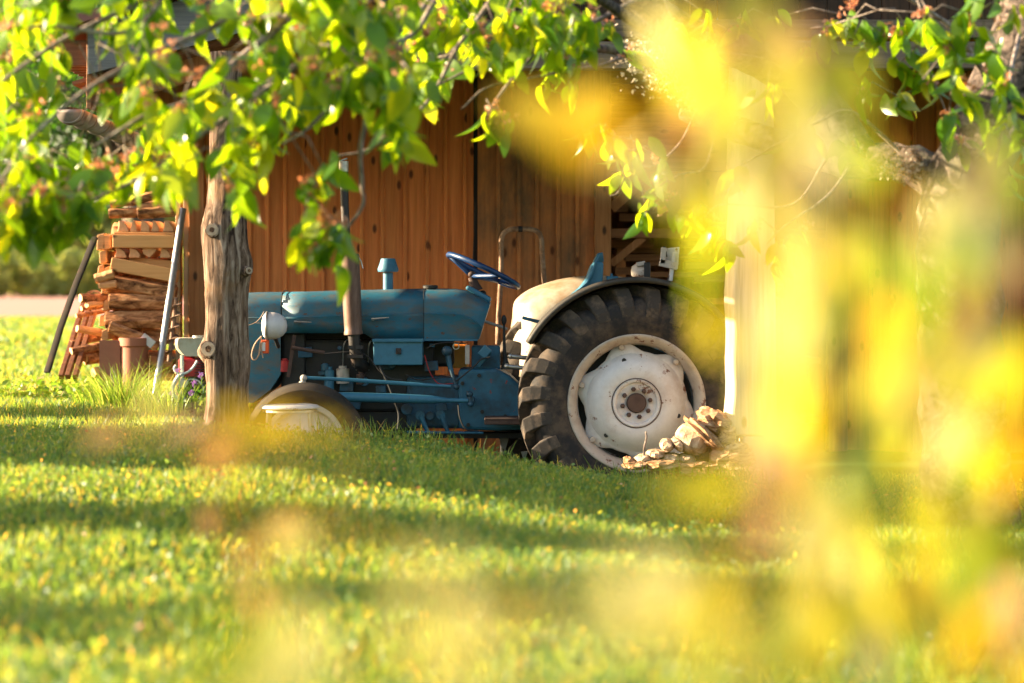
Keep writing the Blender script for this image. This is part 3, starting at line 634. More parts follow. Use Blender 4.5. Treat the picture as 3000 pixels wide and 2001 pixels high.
# fuel cap, air cleaner, exhaust
b = MB(); c = W(988, 665, YC - .1); b.lathe([(0.03, -0.01), (0.03, 0.006), (0.042, 0.008), (0.044, 0.022), (0.038, 0.026), (0.0001, 0.027)], c, 'Z', 24); b.build('fuel_cap', M['grime'], tr, smooth=True)
ac = MB(); c = W(891, 665, YC); sY = S(YC); ac.tube([c - Vector((0, 0, .05)), W(891, 625, YC)], 11.5 * sY, 20)
pc = ac.build('air_cleaner', M['blue_box'], tr, smooth=True)
b = MB(); c = W(891, 624, YC); b.lathe([(0.0001, 0.0), (23 * sY, 0.0), (24 * sY, 0.008), (24 * sY, .018), (20 * sY, 0.045), (17 * sY, 0.072), (16 * sY, 0.077), (0.0001, 0.079)], c, 'Z', 32); b.build('cap', M['blue_box'], pc, smooth=True)
EY = HY - 0.09; sE = S(EY)
b = MB(); b.tube([W(789, 380, EY), W(791, 460, EY), W(797, 590, EY)], 9.5 * sE, 16)
ex = b.build('exhaust', M['dark_pipe'], tr, smooth=True)
b = MB(); rows = [(583, 20), (586, 22), (592, 21.5), (680, 21.5), (745, 20.5), (758, 20), (762, 21.5), (768, 21.5)]
b.tube([W(803 + (py - 583) * 0.045, py, EY) for py, _ in rows], [r_ * sE for _, r_ in rows], 24); b.build('muffler', M['rust_pipe'], ex, smooth=True)
b = MB(); b.tube([W(812, 765, EY), W(815, 800, EY), W(818, 830, EY + .03), W(835, 842, EY + .15)], [14 * sE, 13 * sE, 14 * sE, 15 * sE], 14); b.box(W(816, 797, EY), (0.085, 0.06, .02)); b.box(W(816, 818, EY), (0.09, 0.06, .018)); b.build('exhaust_elbow', M['dark_pipe'], ex, smooth=True)
b = MB(); a0 = W(789, 382, EY); b.lathe([(10.5 * sE, -.03), (10.5 * sE, .03)], a0, 'Z', 16); b.span(a0 + Vector((-.02, 0, .03)), a0 + Vector((.02, 0, .045)), .05, .004); b.build('rain_flap', M['steel'], ex, solid=.003)
b = MB(); b.tube([W(823, 590, EY), W(829, 600, EY), W(833, 616, EY)], 0.004, 6); b.build('flap_wire', M['steel'], ex)
# hood handles
for px, py in ((690, 739), (868, 733)):
    b = MB(); a = W(px - 15, py, HY - .03); e = W(px + 25, py + (1 if px < 800 else -4), HY - .03); b.tube([a, a.lerp(e, .2), a.lerp(e, .8), e], [0.012, 0.0095, .006, .004], 10, flat=.6); b.tube([a + Vector((.008, 0, 0)), a + Vector((.008, .03, 0))], .008, 8); b.build('hood_handle', M['steel'], tr, smooth=True)
# headlights
def headlight(Y, mirror=False):
    c = W(622, 748, Y); r_ = 0.077
    h = MB(); prof = [(r_ * .97, -0.030), (r_, -0.022), (r_, -0.006), (r_ * .985, 0.02), (r_ * .90, 0.045), (r_ * .72, 0.068), (r_ * .42, 0.086), (0.0001, 0.092)]
    h.lathe(prof, c, 'X', 32); o = h.build('headlight', M['white'], tr, smooth=True)
    g = MB(); g.lathe([(0.0001, -0.052), (r_ * .4, -0.050), (r_ * .75, -0.043), (r_ * .97, -0.028)], c, 'X', 32); g.build('lens', M['glass'], o, smooth=True)
    g = MB(); g.lathe([(r_ * 1.03, -0.026), (r_ * 1.03, -0.014)], c, 'X', 32); g.build('lens_ring', M['steel'], o, smooth=True, solid=.004)
    g = MB(); g.tube([c + Vector((.02, .0, -.06)), c + Vector((.03, .12, -.12))], .012, 10); g.build('lamp_bracket', M['grime'], o)
headlight(0.30); headlight(2 * YC - .30)
b = MB(); c = W(609, 796, 0.30); b.box(c, (0.042, 0.035, 0.076)); ind = b.build('indicator_lamp', M['orange'], tr, bevel=0.005)
b = MB(); b.box(c + Vector((-.012, 0, 0)), (0.03, 0.04, 0.05)); b.build('lamp_back', M['white'], ind, bevel=.004)
for pts, r_ in (([(600, 772), (585, 790), (578, 812), (580, 824), (586, 826), (594, 815), (597, 795), (599, 775)], .0045), ([(602, 785), (600, 800), (604, 822)], .004), ([(606, 715), (597, 730), (585, 741), (569, 747)], .0015), ([(585, 741), (610, 742)], .001)):
    b = MB(); b.tube(poly_curve([W(x, y, 0.28) for x, y in pts], 5), r_, 6); b.build('lamp_cable', M['cable'], tr, smooth=True)
# toolbox
b = MB(); TY = HY - 0.06; a = W(857, 784, TY); e = W(970, 838, TY); cx_ = (a.x + e.x) / 2; cz_ = (a.z + e.z) / 2
b.box((cx_, TY + .09, cz_), (e.x - a.x, 0.18, a.z - e.z)); tbx = b.build('battery_box', M['blue_box'], tr, bevel=0.005)
b = MB(); b.box((cx_, TY + .085, a.z + .006), (e.x - a.x + .012, 0.20, .018)); b.build('lid', M['blue_box'], tbx, bevel=0.003)
b = MB(); b.box(W(915, 806, TY - .006), (.03, .012, .034)); b.tube([W(911, 802, TY - .015), W(919, 812, TY - .015)], .005, 6); b.build('latch', M['dark_pipe'], tbx, bevel=.002)
# engine block and its clutter (dark)
b = MB(); YE = YC
b.box((W(830, 0, YC).x, YC, W(0, 860, YC).z), (0.85, 0.30, 0.42)); b.box((W(845, 0, YC).x, YC + .05, W(0, 790, YC).z), (1.0, 0.22, 0.26)); b.box((W(800, 0, YC).x, YC, W(0, 945, YC).z), (0.8, 0.26, 0.22)); b.box((W(680, 0, YC).x, YC, W(0, 850, YC).z), (0.14, 0.40, 0.46)); b.build('engine_block', M['grime'], tr, bevel=0.02)
random.seed(3)
for k in range(26):
    b = MB()
    px = random.uniform(665, 1040); py = random.uniform(785, 960); Y = YC - .16 - random.uniform(0, .07); r_ = random.uniform(.012, .035)
    p = W(px, py, Y)
    if k % 3: b.box(p, (r_ * 2.4, .06, r_ * 1.7), random.uniform(-.3, .3))
    else: b.tube([p, p + Vector((0, -.05, 0))], r_, 12)
    b.build('engine_casting', M['blue_dirty'], tr, bevel=0.004)
b = MB()
for px in (800, 830, 858): b.tube(poly_curve([W(px - 12, 850, YC - .17), W(px - 12, 800, YC - .2), W(px - 6, 782, YC - .2), W(px + 4, 780, YC - .16)], 4), .004, 6)
b.build('fuel_pipes', M['steel'], tr, smooth=True)
for px, py, w_, h_, mt in ((756, 868, .055, .13, 'blue_box'), (787, 860, .075, .10, 'rim'), (828, 868, .05, .07, 'hubrust'), (652, 838, .06, .075, 'red'), (747, 842, .05, .04, 'blue_dirty')):
    b = MB(); p = W(px, py, YC - .24); b.lathe([(0.0001, h_ / 2), (w_ * .3, h_ / 2), (w_ * .32, h_ * .38), (w_ / 2, h_ * .34), (w_ / 2, -h_ / 2), (0.0001, -h_ / 2)], p, 'Z', 20); b.build('filter_bowl', M[mt], tr, smooth=True)
b = MB(); b.span(W(676, 770, .46), W(662, 865, .46), .02, .02); b.build('radiator_stay', M['hubrust'], tr)
b = MB(); b.tube([W(670, 798, .45), W(700, 803, .45), W(745, 810, .47)], .011, 8); b.build('breather_pipe', M['hubrust'], tr, smooth=True)
for pts, mt, r_ in (([(745, 812), (800, 808), (840, 815), (870, 850), (895, 868), (925, 873)], 'dark_pipe', .0035), ([(870, 840), (890, 880), (905, 920), (915, 950), (913, 985)], 'black', .007), ([(975, 815), (985, 850), (1000, 875), (1015, 882), (1040, 880)], 'redwire', .003), ([(980, 800), (1000, 790), (1035, 786), (1070, 790)], 'dark_pipe', .003), ([(1040, 880), (1060, 865), (1090, 840), (1105, 825), (1125, 820)], 'black', .005), ([(930, 860), (960, 872), (1000, 868), (1035, 866)], 'black', .004), ([(1052, 930), (1056, 960), (1070, 985), (1100, 990)], 'black', .005)):
    b = MB(); b.tube(poly_curve([W(x, y, .40) for x, y in pts], 5), r_, 6); b.build('engine_hose', M[mt], tr, smooth=True)
# steering linkage and radius rod
b = MB(); b.tube([W(697, 867, .34), W(800, 872, .36), W(980, 884, .38), W(1035, 887, .38)], [.010, .011, .011, .009], 12); b.build('drag_link', M['blue_box'], tr, smooth=True)
b = MB(); b.tube([W(700, 910, .30), W(760, 911, .32), W(900, 914, .36), W(990, 917, .38), W(1010, 918, .38), W(1030, 919, .38), W(1075, 920, .38)], [.026, .027, .027, .024, .018, .013, .013], 16); b.build('radius_rod', M['blue_box'], tr, smooth=True)
b = MB(); b.ball(W(1078, 905, .38), .020); b.ball(W(1080, 928, .38), .018); b.tube([W(1078, 905, .38), W(1080, 928, .38)], .014, 10); b.tube([W(1080, 918, .38), W(1083, 918, .6)], .02, 10); b.build('rod_bracket', M['blue_dirty'], tr, smooth=True)
b = MB(); b.tube([W(1026, 806, .42), W(1034, 845, .42), W(1046, 883, .40)], [.026, .02, .012], 14, flat=.7); b.ball(W(1048, 888, .40), .018); b.ball(W(1026, 806, .41), .03); b.build('steering_arm', M['blue_dirty'], tr, smooth=True)
b = MB(); b.ball(W(697, 868, .33), .02); b.ball(W(694, 882, .33), .022); b.tube([W(697, 868, .33), W(694, 900, .33)], .014, 10); b.build('track_rod_end', M['rim'], tr, smooth=True)
# gearbox and rear casting
sg = YC - .22
gp = [W(x, y, sg) for x, y in ((1052, 848), (1140, 846), (1170, 862), (1200, 890), (1250, 900), (1250, 985), (1140, 990), (1052, 985))]
b = MB(); b.prism([(p.x, p.z) for p in gp], sg, 2 * YC - sg); gbx = b.build('gearbox', M['blue_case'], tr, bevel=0.02)
for px, py in ((1100, 862), (1075, 975), (1107, 945), (1160, 955), (1062, 880)):
    k = MB(); p = W(px, py, sg); k.tube([p, p - Vector((0, .016, 0))], .012, 6); k.build('bolt', M['grime'], gbx)
b = MB(); b.box((W(1000, 0, sg).x, YC, W(0, 925, sg).z), (.34, .34, .30)); b.build('clutch_housing', M['blue_dirty'], tr, bevel=.02)
b = MB(); b.box((W(1115, 0, .6).x, YC, W(0, 826, .6).z), (W(1150, 0, .6).x - W(1084, 0, .6).x, .26, W(0, 784, .6).z - W(0, 846, .6).z)); b.span(W(1096, 842, .58), W(1126, 806, .58), .03, .06, up=Vector((0, 1, 0))); b.build('gearbox_cover', M['blue_case'], tr, bevel=.008)
b = MB(); b.box(W(1113, 808, .52), (.055, .05, .065), .7); b.build('control_box', M['blue_box'], tr, bevel=.005)
b = MB(); b.box(W(1073, 814, .45), (.026, .012, .11)); b.build('fuse_plate', M['rim'], tr, bevel=.003)
b = MB(); b.lathe([(0.017, -.01), (.017, .01)], W(1047, 795, .45), 'Y', 20); b.build('hose_clamp', M['steel'], tr, solid=.004)
b = MB(); b.box(W(1052, 818, 1.15), (.12, .08, .14)); b.build('oil_can', M['amber'], tr, bevel=.01)
for px, py, dx, dy in ((965, 953, 20, 45), (1012, 952, 18, 44)):
    b = MB(); p = W(px, py, .5); b.tube([p, p - Vector((0, .03, 0))], .026, 16); b.tube([p - Vector((0, .02, 0)), W(px + dx, py + dy, .48)], [.018, .011], 10); b.build('brake_cross_shaft', M['blue_case'], tr, smooth=True)
b = MB(); b.tube([W(935, 992, .45), W(1110, 994, .45)], .007, 8); b.build('brake_rod', M['blue_case'], tr, smooth=True)
b = MB(); p0 = W(1112, 962, .3); p1 = W(1198, 962, .3); b.box(((p0.x + p1.x) / 2, .42, p0.z), (p1.x - p0.x, .28, .012)); b.box(((p0.x + p1.x) / 2, .29, p0.z - .014), (p1.x - p0.x, .012, .034)); b.build('footplate', M['hubrust'], tr, bevel=.005)
b = MB(); b.box((W(1000, 0, YC).x, YC, W(0, 998, YC).z), (1.5, .2, .03)); b.build('belly_rail', M['grime'], tr)
# gear lever, pedals, hydraulic valves
b = MB(); b.tube([W(1161, 845, .62), W(1158, 800, .62), W(1157, 745, .62)], [.012, .010, .007], 10); b.lathe([(.03, 0), (.026, .02), (.014, .05), (.012, .06)], W(1161, 848, .62), 'Z', 16)
gl = b.build('gear_lever', M['grime'], tr, smooth=True)
b = MB(); b.ball(W(1157, 735, .62), .016, sc=(1, 1, 1.9)); b.build('knob', M['black'], gl, smooth=True)
b = MB(); b.tube([W(1113, 738, .72), W(1150, 750, .72), W(1165, 756, .72)], .009, 10); b.build('throttle_lever', M['rim'], tr, smooth=True)
for px, py in ((1192, 818), (1184, 841)):
    b = MB(); p = W(px, py, .48); b.tube([p - Vector((.05, 0, .0)), p + Vector((.07, 0, -.012))], [.014, .012], 12); b.ball(p - Vector((.05, 0, 0)), .017); b.build('hydraulic_coupling', M['steel'], tr, smooth=True)
b = MB(); b.box(W(1222, 735, .62), (.12, .10, .02), .25); b.span(W(1212, 830, .6), W(1232, 790, .6), .03, .02, up=Vector((0, 1, 0))); b.build('hydraulic_valve', M['blue_case'], tr, bevel=.006)
ra = MB(); ra.tube([(RX, .40, RZ), (RX, 2 * YC - .40, RZ)], [.11, .11], 20); ra.box((RX + .05, YC, RZ + .06), (.5, .5, .44)); ra.build('rear_axle_housing', M['blue_case'], tr, bevel=.02)
# seat: pan and backrest
b = MB(); sY = YC; out = []
prof = [(1262, 742, .15), (1290, 715, .19), (1320, 690, .21), (1345, 668, .2), (1358, 640, .17), (1366, 615, .14), (1374, 601, .11), (1382, 600, .08)]
for px, py, hw in prof:
    c = W(px, py, sY); ring = []
    for t in np.linspace(-1, 1, 11): ring.append((c.x - .035 * (1 - t * t) * -1 * .3, sY + hw * t, c.z + .05 * (abs(t) ** 2.5)))
    out.append(ring)
b.rings(out, False, False, close=False); b.build('seat', M['blue_box'], tr, smooth='all', solid=.006)
b = MB(); c = W(1375, 640, YC - .1)
pts = [W(x, y, YC - .12) for x, y in ((1300, 700), (1346, 640), (1356, 612), (1366, 600), (1386, 601), (1384, 640), (1376, 668), (1340, 700))]
b.prism([(p.x, p.z) for p in pts], YC - .13, YC + .13); b.build('seat_back', M['blue_box'], tr, bevel=.014)
b = MB(); b.box(W(1400, 648, .7), (.04, .05, .07)); b.box(W(1413, 644, .7), (.03, .04, .05)); b.tube([W(1404, 640, .7), W(1404, 628, .7)], .008, 8); b.build('hitch_bracket', M['blue_case'], tr, bevel=.004)
# rear work lamp and number plate arm on the near fender
b = MB(); c = W(1472, 624, .35); sl = S(.35); b.lathe([(.0001, -.058), (.03, -.052), (.046, -.03), (.05, -.002), (.05, .045), (.044, .05), (.0001, .052)], c, 'X', 28); wl = b.build('work_lamp', M['rim'], tr, smooth=True)
b = MB(); b.lathe([(.052, .03), (.052, .048)], c, 'X', 28); b.span(c + Vector((0.03, -.055, -.03)), c + Vector((.03, -.055, .05)), .03, .012); b.build('lamp_strap', M['black'], wl, solid=.006)
b = MB(); b.box(c + Vector((-.004, -.03, .045)), (.05, .05, .024), -.2); b.build('lamp_clip', M['rim'], wl, bevel=.003)
b = MB(); Yb = .25; a = W(1540, 660, Yb); b.span(W(1539, 645, Yb), W(1547, 580, Yb), .02, .075, up=Vector((0, 1, 0)))
b.prism([(p.x, p.z) for p in (W(1529, 580, Yb), W(1531, 570, Yb), W(1560, 567, Yb), W(1556, 618, Yb), W(1526, 612, Yb))], Yb - .012, Yb + .012)
pm = b.build('plate_bracket', M['white'], tr, bevel=.003)
b = MB(); b.span(W(1514, 602, Yb - .03), W(1556, 612, Yb - .03), .03, .042, up=Vector((0, 0, 1))); b.span(W(1521, 606, Yb - .03), W(1524, 568, Yb - .03), .03, .03, up=Vector((0, 1, 0))); b.build('lamp_arm', M['rim'], pm, bevel=.003)
b = MB(); b.tube(poly_curve([W(1531, 590, Yb - .04), W(1526, 566, Yb - .04), W(1520, 575, Yb - .04), W(1518, 592, Yb - .04)], 4), .004, 6); b.tube(poly_curve([W(1543, 625, Yb - .03), W(1532, 645, Yb - .03), W(1536, 662, Yb - .03), W(1545, 666, Yb - .03)], 4), .004, 6); b.build('lamp_wire', M['black'], pm)

# ------------------------------------------------------------------ things beside the tractor
def standalone(mb, name, mat, label, cat, group=None, **k):
    o = mb.build(name, mat, **k); return tag(o, label, cat, group)
# rusty tube hoop leaning on the wall
b = MB(); Yh = 2.0; b.tube(poly_curve([W(x, y, Yh) for x, y in ((1143, 790), (1144, 740), (1149, 660), (1151, 600), (1151, 555), (1156, 536), (1172, 527), (1195, 526), (1220, 527), (1235, 533), (1243, 550), (1246, 600), (1250, 645), (1256, 700), (1262, 790))], 5), .0165, 10, noise=.05)
b.span(W(1144, 792, Yh), W(1262, 792, Yh), .03, .03); hp_ = b.build('tube_frame', M['hoop'], smooth=True); tag(hp_, 'rusty bent tube hoop with flaking paint upright against the wooden wall', 'metal frame')
b = MB(); b.tube([W(1190, 526, Yh), W(1200, 526, Yh)], .02, 10); b.build('tape_wrap', M['black'], hp_)
hb2 = MB(); p = W(1203, 792, Yh); hb2.box((p.x, Yh + .2, p.z - .2), (.40, .36, .36)); hb2.box((p.x, Yh + .2, 0.14), (.3, .3, .24)); hb2.build('machine_body', M['grime'], hp_, bevel=.02)
# white stool in front of the front wheel
st = thing('stool', (W(665, 0, -.55).x, -.55, tzf(-1.2, -.55)), 'white topped metal stool in front of the tractor front wheel', 'stool')
b = MB(); c = W(665, 940, -.55); ss = S(-.55); b.lathe([(.0001, .0), (62 * ss, 0), (69 * ss, .008), (69 * ss, .014), (64 * ss, .024), (.0001, .03)], c, 'Z', 32); b.build('seat', M['white'], st, smooth=True)
b = MB(); b.lathe([(60 * ss, -.012), (60 * ss, 0)], c, 'Z', 32); b.build('seat_ring', M['steel'], st, solid=.008)
for a in (-150, -30, 30, 150):
    b = MB(); q = Vector((math.cos(R(a)), math.sin(R(a)), 0)); b.tube([c + q * 54 * ss, Vector((c.x, c.y, .1)) + q * 70 * ss], .009, 8); b.build('leg', M['steel'], st, smooth=True)
# firewood stack: every log is a thing
random.seed(11)
FG = 'firewood logs stacked against the shed corner'
def billet(px0, px1, py0, py1, Y=2.35, axis='Y', L=.34, kind='quarter', mat='endgrain', label=''):
    """split log whose end shows between the pixel bounds"""
    a, e = W(px0, py1, Y), W(px1, py0, Y); w = e.x - a.x; h = e.z - a.z; poly = []
    if kind == 'quarter': # flat below, round to upper left
        poly = [(a.x, a.z), (e.x, a.z)] + [(e.x - w * (1 - math.cos(t)), a.z + h * math.sin(t)) for t in np.linspace(.15, 1.45, 6)] + [(a.x + w * .12, a.z + h * .55)]
    elif kind == 'wedge': poly = [(a.x, a.z), (e.x, a.z), (a.x + w * .62, a.z + h), (a.x + w * .3, a.z + h * .86)]
    elif kind == 'down': poly = [(a.x, e.z), (a.x + w * .1, a.z + h * .4), (a.x + w * .55, a.z), (e.x, a.z + h * .75), (e.x - w * .1, e.z)]
    b = MB(); b.prism([(x + random.uniform(-.004, .004), z) for x, z in poly], Y, Y + L); o = b.build('firewood_log', M[mat], bevel=.006)

    return tag(o, label, 'log', FG)
r1 = [(269, 294), (298, 316), (322, 344), (347, 366), (373, 398)]
nm = ['first', 'second', 'third', 'fourth', 'fifth']
for i, (a_, b_) in enumerate(r1): billet(a_, b_, 505, 532, kind='quarter' if i != 1 else 'wedge', label=f'{nm[i]} split log end from the left in the upper row under the bark slab')
r2 = [(262, 291), (294, 322), (325, 360), (366, 392)]
for i, (a_, b_) in enumerate(r2): billet(a_, b_, 568, 592, kind=('quarter', 'quarter', 'down', 'quarter')[i], label=f'{nm[i]} split log end from the left in the row between the two sawn beams')
def lying(x0, y0, x1, y1, r_, mat, label, Y=2.35, name='firewood_log', flat=1.0, noise=.08, n=12, yaw=0.0, grp=FG, cat='log', capmat=True):
    a, e = W(x0, y0, Y), W(x1, y1, Y + yaw); pts = [a.lerp(e, t) for t in np.linspace(0, 1, 6)]
    for p in pts[1:-1]: p += Vector((0, random.uniform(-.003, .003), random.uniform(-.002, .002)))
    m_ = random.randint(6, 9); an = sorted(2 * math.pi * (k + random.uniform(-.3, .3)) / m_ for k in range(m_)); rr_ = [r_ * random.uniform(.78, 1.15) for _ in an]; d = (e - a).normalized(); u = d.cross(Vector((0, 1, 0))).normalized(); w_ = u.cross(d)
    b = MB(); b.rings([[p + u * (q * math.cos(t) * random.uniform(.985, 1.015) * flat) + w_ * (q * math.sin(t) * random.uniform(.985, 1.015)) for q, t in zip(rr_, an)] for p in pts]); o = b.build(name, M[mat], bevel=.006)
    if capmat:
        k = MB(); k.rings([[a - d * x + u * (q * .9 * math.cos(t) * flat) + w_ * (q * .9 * math.sin(t)) for q, t in zip(rr_, an)] for x in (.001, .005)]); k.build('end_grain', M['endgrain'], o)
    return tag(o, label, cat, grp)
def beam(x0, y0, x1, y1, h, label, Y=2.33, d=.14, mat='sawn', name='timber_beam', cat='beam', yaw=0):
    b = MB(); b.span(W(x0, y0, Y + d / 2), W(x1, y1, Y + d / 2 + yaw), d, h, up=Vector((0, 0, 1))); o = b.build(name, M[mat], bevel=.005); return tag(o, label, cat, FG)
beam(262, 554, 404, 555, .085, 'straight sawn timber between the two rows of log ends', Y=2.31)
beam(264, 536, 404, 537, .018, 'thin board directly above the straight sawn timber', Y=2.33)
beam(258, 606, 408, 634, .085, 'sloping sawn timber below the lower row of log ends', Y=2.31)
beam(300, 598, 405, 608, .05, 'short timber wedged behind the sloping beam', Y=2.42)
lying(252, 490, 325, 487, .045, 'log_bark', 'rough bark slab on top of the wood stack', flat=.8)
lying(318, 486, 402, 480, .05, 'log_bark', 'dark round log on top of the wood stack beside the shed corner')
lying(255, 467, 300, 462, .03, 'split', 'pale split stick lying highest on the left of the stack')
lying(300, 462, 372, 440, .035, 'split', 'red brown stick sloping up on top of the stack', mat_=None) if False else lying(300, 462, 372, 440, .035, 'log_bark', 'red brown stick sloping up on top of the stack')
lying(330, 470, 400, 466, .04, 'log_bark', 'short dark log behind the sloping top stick', Y=2.5)
lying(246, 650, 404, 676, .085, 'log_bark', 'wide grey brown split trunk across the middle of the stack', flat=.75, Y=2.38)
lying(252, 694, 400, 696, .062, 'log_bark', 'dark barked half log below the wide trunk', flat=.9)
lying(243, 736, 398, 733, .058, 'log_bark', 'brown log under the dark barked half log')
lying(252, 748, 365, 792, .04, 'log_bark', 'cracked branch leaning diagonally over the lower stack', Y=2.22)
lying(330, 770, 402, 768, .06, 'log_bark', 'thick log end hidden behind the leaning branch', Y=2.45)
lying(340, 830, 402, 835, .07, 'log_bark', 'lowest dark log beside the clay pipes', Y=2.5)
lying(235, 800, 330, 806, .06, 'log_bark', 'log lying behind the clay pipes', Y=2.6)
lying(220, 640, 262, 628, .035, 'split', 'pale split stick with a raised tip above the wide trunk', Y=2.3)
lying(228, 655, 268, 652, .03, 'split', 'stubby split stick at the left end of the wide trunk', Y=2.3)
for i, (x0, y0, x1, y1, r_, lb) in enumerate(((186, 684, 248, 684, .032, 'sawn off branch sticking out highest on the left of the stack'), (188, 708, 250, 700, .020, 'thin split stick poking out below the highest branch'), (176, 725, 250, 712, .016, 'thin dark lath sticking out left of the stack'), (200, 700, 245, 694, .022, 'splintered stick end between two branches'), (178, 755, 242, 765, .025, 'red brown split branch sticking out left at mid height'), (164, 790, 238, 772, .030, 'mossy branch sticking out left above the two lower ones'), (164, 806, 236, 792, .030, 'middle one of three mossy branches sticking out left'), (166, 826, 236, 808, .030, 'lowest of three mossy branches sticking out left'), (195, 822, 250, 815, .045, 'thick round log end beside the clay pipes'), (215, 855, 260, 850, .035, 'pale log end near the ground left of the clay pipes'))):
    lying(x0, y0, x1, y1, r_, 'log_bark' if i not in (3, 4, 9) else 'split', lb, Y=2.3 + .05 * (i % 3), yaw=.12)
for i, (x0, y0, h_, lb) in enumerate(((232, 555, .11, 'sunlit split log end at the top left edge of the stack'), (246, 556, .10, 'narrow sunlit log end beside the straight sawn timber'), (236, 590, .09, 'sunlit block at the left edge between the beams'), (230, 622, .09, 'sunlit splintered log end left of the sloping beam'), (244, 624, .08, 'slim sunlit log end touching the sloping beam'), (240, 660, .08, 'sunlit wedge left of the wide trunk'), (244, 700, .08, 'square sunlit log end left of the dark half log'), (236, 735, .08, 'sunlit log end left of the brown log'), (240, 768, .08, 'sunlit log end above the clay pipes'))):
    b = MB(); p = W(x0, y0, 2.38); b.prism([(p.x - .02 + random.uniform(-.01, .01), p.z - h_ / 2), (p.x + .03, p.z - h_ / 2 + .01), (p.x + .025, p.z + h_ / 2), (p.x - .015 + random.uniform(-.01, .01), p.z + h_ / 2 - .012)], 2.36, 2.75); standalone(b, 'firewood_log', M['split'], lb, 'log', FG, bevel=.005)
for i, (lb, py) in enumerate((('hidden back row log behind the upper stack', 545), ('hidden back row log behind the sloping beam', 620), ('hidden back row log behind the wide trunk', 690), ('hidden back row log behind the brown log', 760), ('hidden back row log low behind the clay pipes', 840))):
    lying(262, py, 402, py, .10, 'log_bark', lb.replace('hidden ', 'dark '), Y=2.72)
# sticks and bars leaning at the stack
def pole(name, x0, y0, x1, y1, r_, mat, label, cat, Y0=1.9, Y1=2.2, flat=1, **k):
    b = MB(); a, e = W(x0, y0, Y0), W(x1, y1, Y1); b.tube([a, a.lerp(e, .33) + Vector((k.get('bow', 0), 0, 0)), a.lerp(e, .66) + Vector((k.get('bow', 0), 0, 0)), e], r_, 10, flat=flat, noise=k.get('noise', 0)); o = b.build(name, M[mat], smooth=True); return tag(o, label, cat, k.get('group'))
pole('iron_bar', 108, 855, 218, 545, .030, 'old_iron', 'dark iron bar leaning right, standing alone left of the wood stack', 'bar', bow=-.015, flat=.35)
pole('iron_bar', 108, 855, 218, 545, .0001, 'dark_pipe', '', 'bar') if False else None
pole('metal_pipe', 354, 925, 420, 480, .023, 'steel', 'long silver pipe leaning in front of the firewood stack', 'pipe', Y0=1.75, Y1=2.35)
au = thing('earth_auger', W(400, 860, 2.2), 'rusty spiral auger standing between the silver pipe and the shed corner', 'auger')
b = MB(); a, e = W(388, 830, 2.2), W(405, 683, 2.25); b.tube([a, e], .014, 10); b.build('shaft', M['hoop'], au, smooth=True)
b = MB(); n = 70; d = (e - a); vs = []; fs = []
for i in range(n + 1):
    t = i / n; p = a + d * (t * .88 + .04); an = t * 2 * math.pi * 5; q = Vector((math.cos(an), math.sin(an), 0)); vs += [p + q * .012, p + q * .045]
for i in range(n): fs.append((2 * i, 2 * i + 1, 2 * i + 3, 2 * i + 2))
b.add(vs, fs); b.build('spiral_blade', M['hoop'], au, solid=.004)
# leaning wooden ladder frame
ld = thing('handcart_frame', W(165, 860, 2.3), 'red brown wooden handcart frame leaning behind the branches left of the stack', 'frame')
for x0, x1 in ((140, 196), (155, 212), (172, 226)):
    b = MB(); b.span(W(x0, 866, 2.15), W(x1, 685, 2.75), .03, .04); b.build('rail', M['soffit'], ld, bevel=.003)
b = MB(); b.lathe([(.055, -.015), (.07, -.015), (.07, .015), (.055, .015)], W(216, 690, 2.7), 'Y', 24, closed=True); b.build('wheel', M['hoop'], ld)
# two clay pipes
for i, (x0, x1, y0, lb) in enumerate(((228, 272, 782, 'square brown clay flue pipe standing left of the round one'), (272, 335, 776, 'round red clay pipe with worn rim standing in tall grass'))):
    a, e = W(x0, y0, 1.85), W(x1, y0, 1.85); r_ = (e.x - a.x) / 2; c = (a + e) / 2; zb = tzf(c.x, 1.9) - .05; b = MB()
    if i == 0: o_ = [(-r_, -r_), (r_, -r_), (r_, r_), (-r_, r_)]; b.rings([[(c.x + x, 1.95 + y, zz) for x, y in o_] for zz in (zb, c.z)], False, False)
    else: b.lathe([(r_, zb), (r_, c.z - .06), (r_ * 1.12, c.z - .05), (r_ * 1.12, c.z), (r_ * .98, c.z), (r_ * .9, c.z - .06), (r_ * .85, zb)], (c.x, 1.93, 0), 'Z', 32)
    standalone(b, 'clay_pipe', M['clay'], lb, 'clay pipe', 'clay pipes beside the firewood', smooth=(i == 1), solid=0 if i else .016)
b = MB(); b.span(W(326, 772, 1.9), W(352, 792, 1.9), .03, .05); standalone(b, 'tin_sheet', M['white'], 'small bright bent tin sheet on the rim of the clay pipe', 'tin sheet')
# small pump engine with cream tank
pe = thing('pump_engine', W(440, 915, 1.2), 'small red engine with cream fuel tank and white hoses beside the knotted trunk', 'engine')
Yp = 1.2
b = MB(); out = []
for py, l, r_ in ((776, 405, 478), (779, 401, 482), (790, 400, 484), (800, 402, 482), (812, 412, 475), (818, 420, 470)):
    a, e = W(l, py, Yp), W(r_, py, Yp); out.append([(a.x, Yp + .02, a.z), (a.x + .02, Yp, a.z), (e.x - .02, Yp, a.z), (e.x, Yp + .02, a.z), (e.x, Yp + .2, a.z), (e.x - .02, Yp + .22, a.z), (a.x + .02, Yp + .22, a.z), (a.x, Yp + .2, a.z)])
b.rings(out); tk = b.build('fuel_tank', M['cream'], pe, smooth=True)
b = MB(); b.lathe([(.035, -.01), (.035, .012), (.0001, .014)], W(455, 775, Yp + .08), 'Z', 20); b.build('filler_cap', M['steel'], tk, smooth=True)
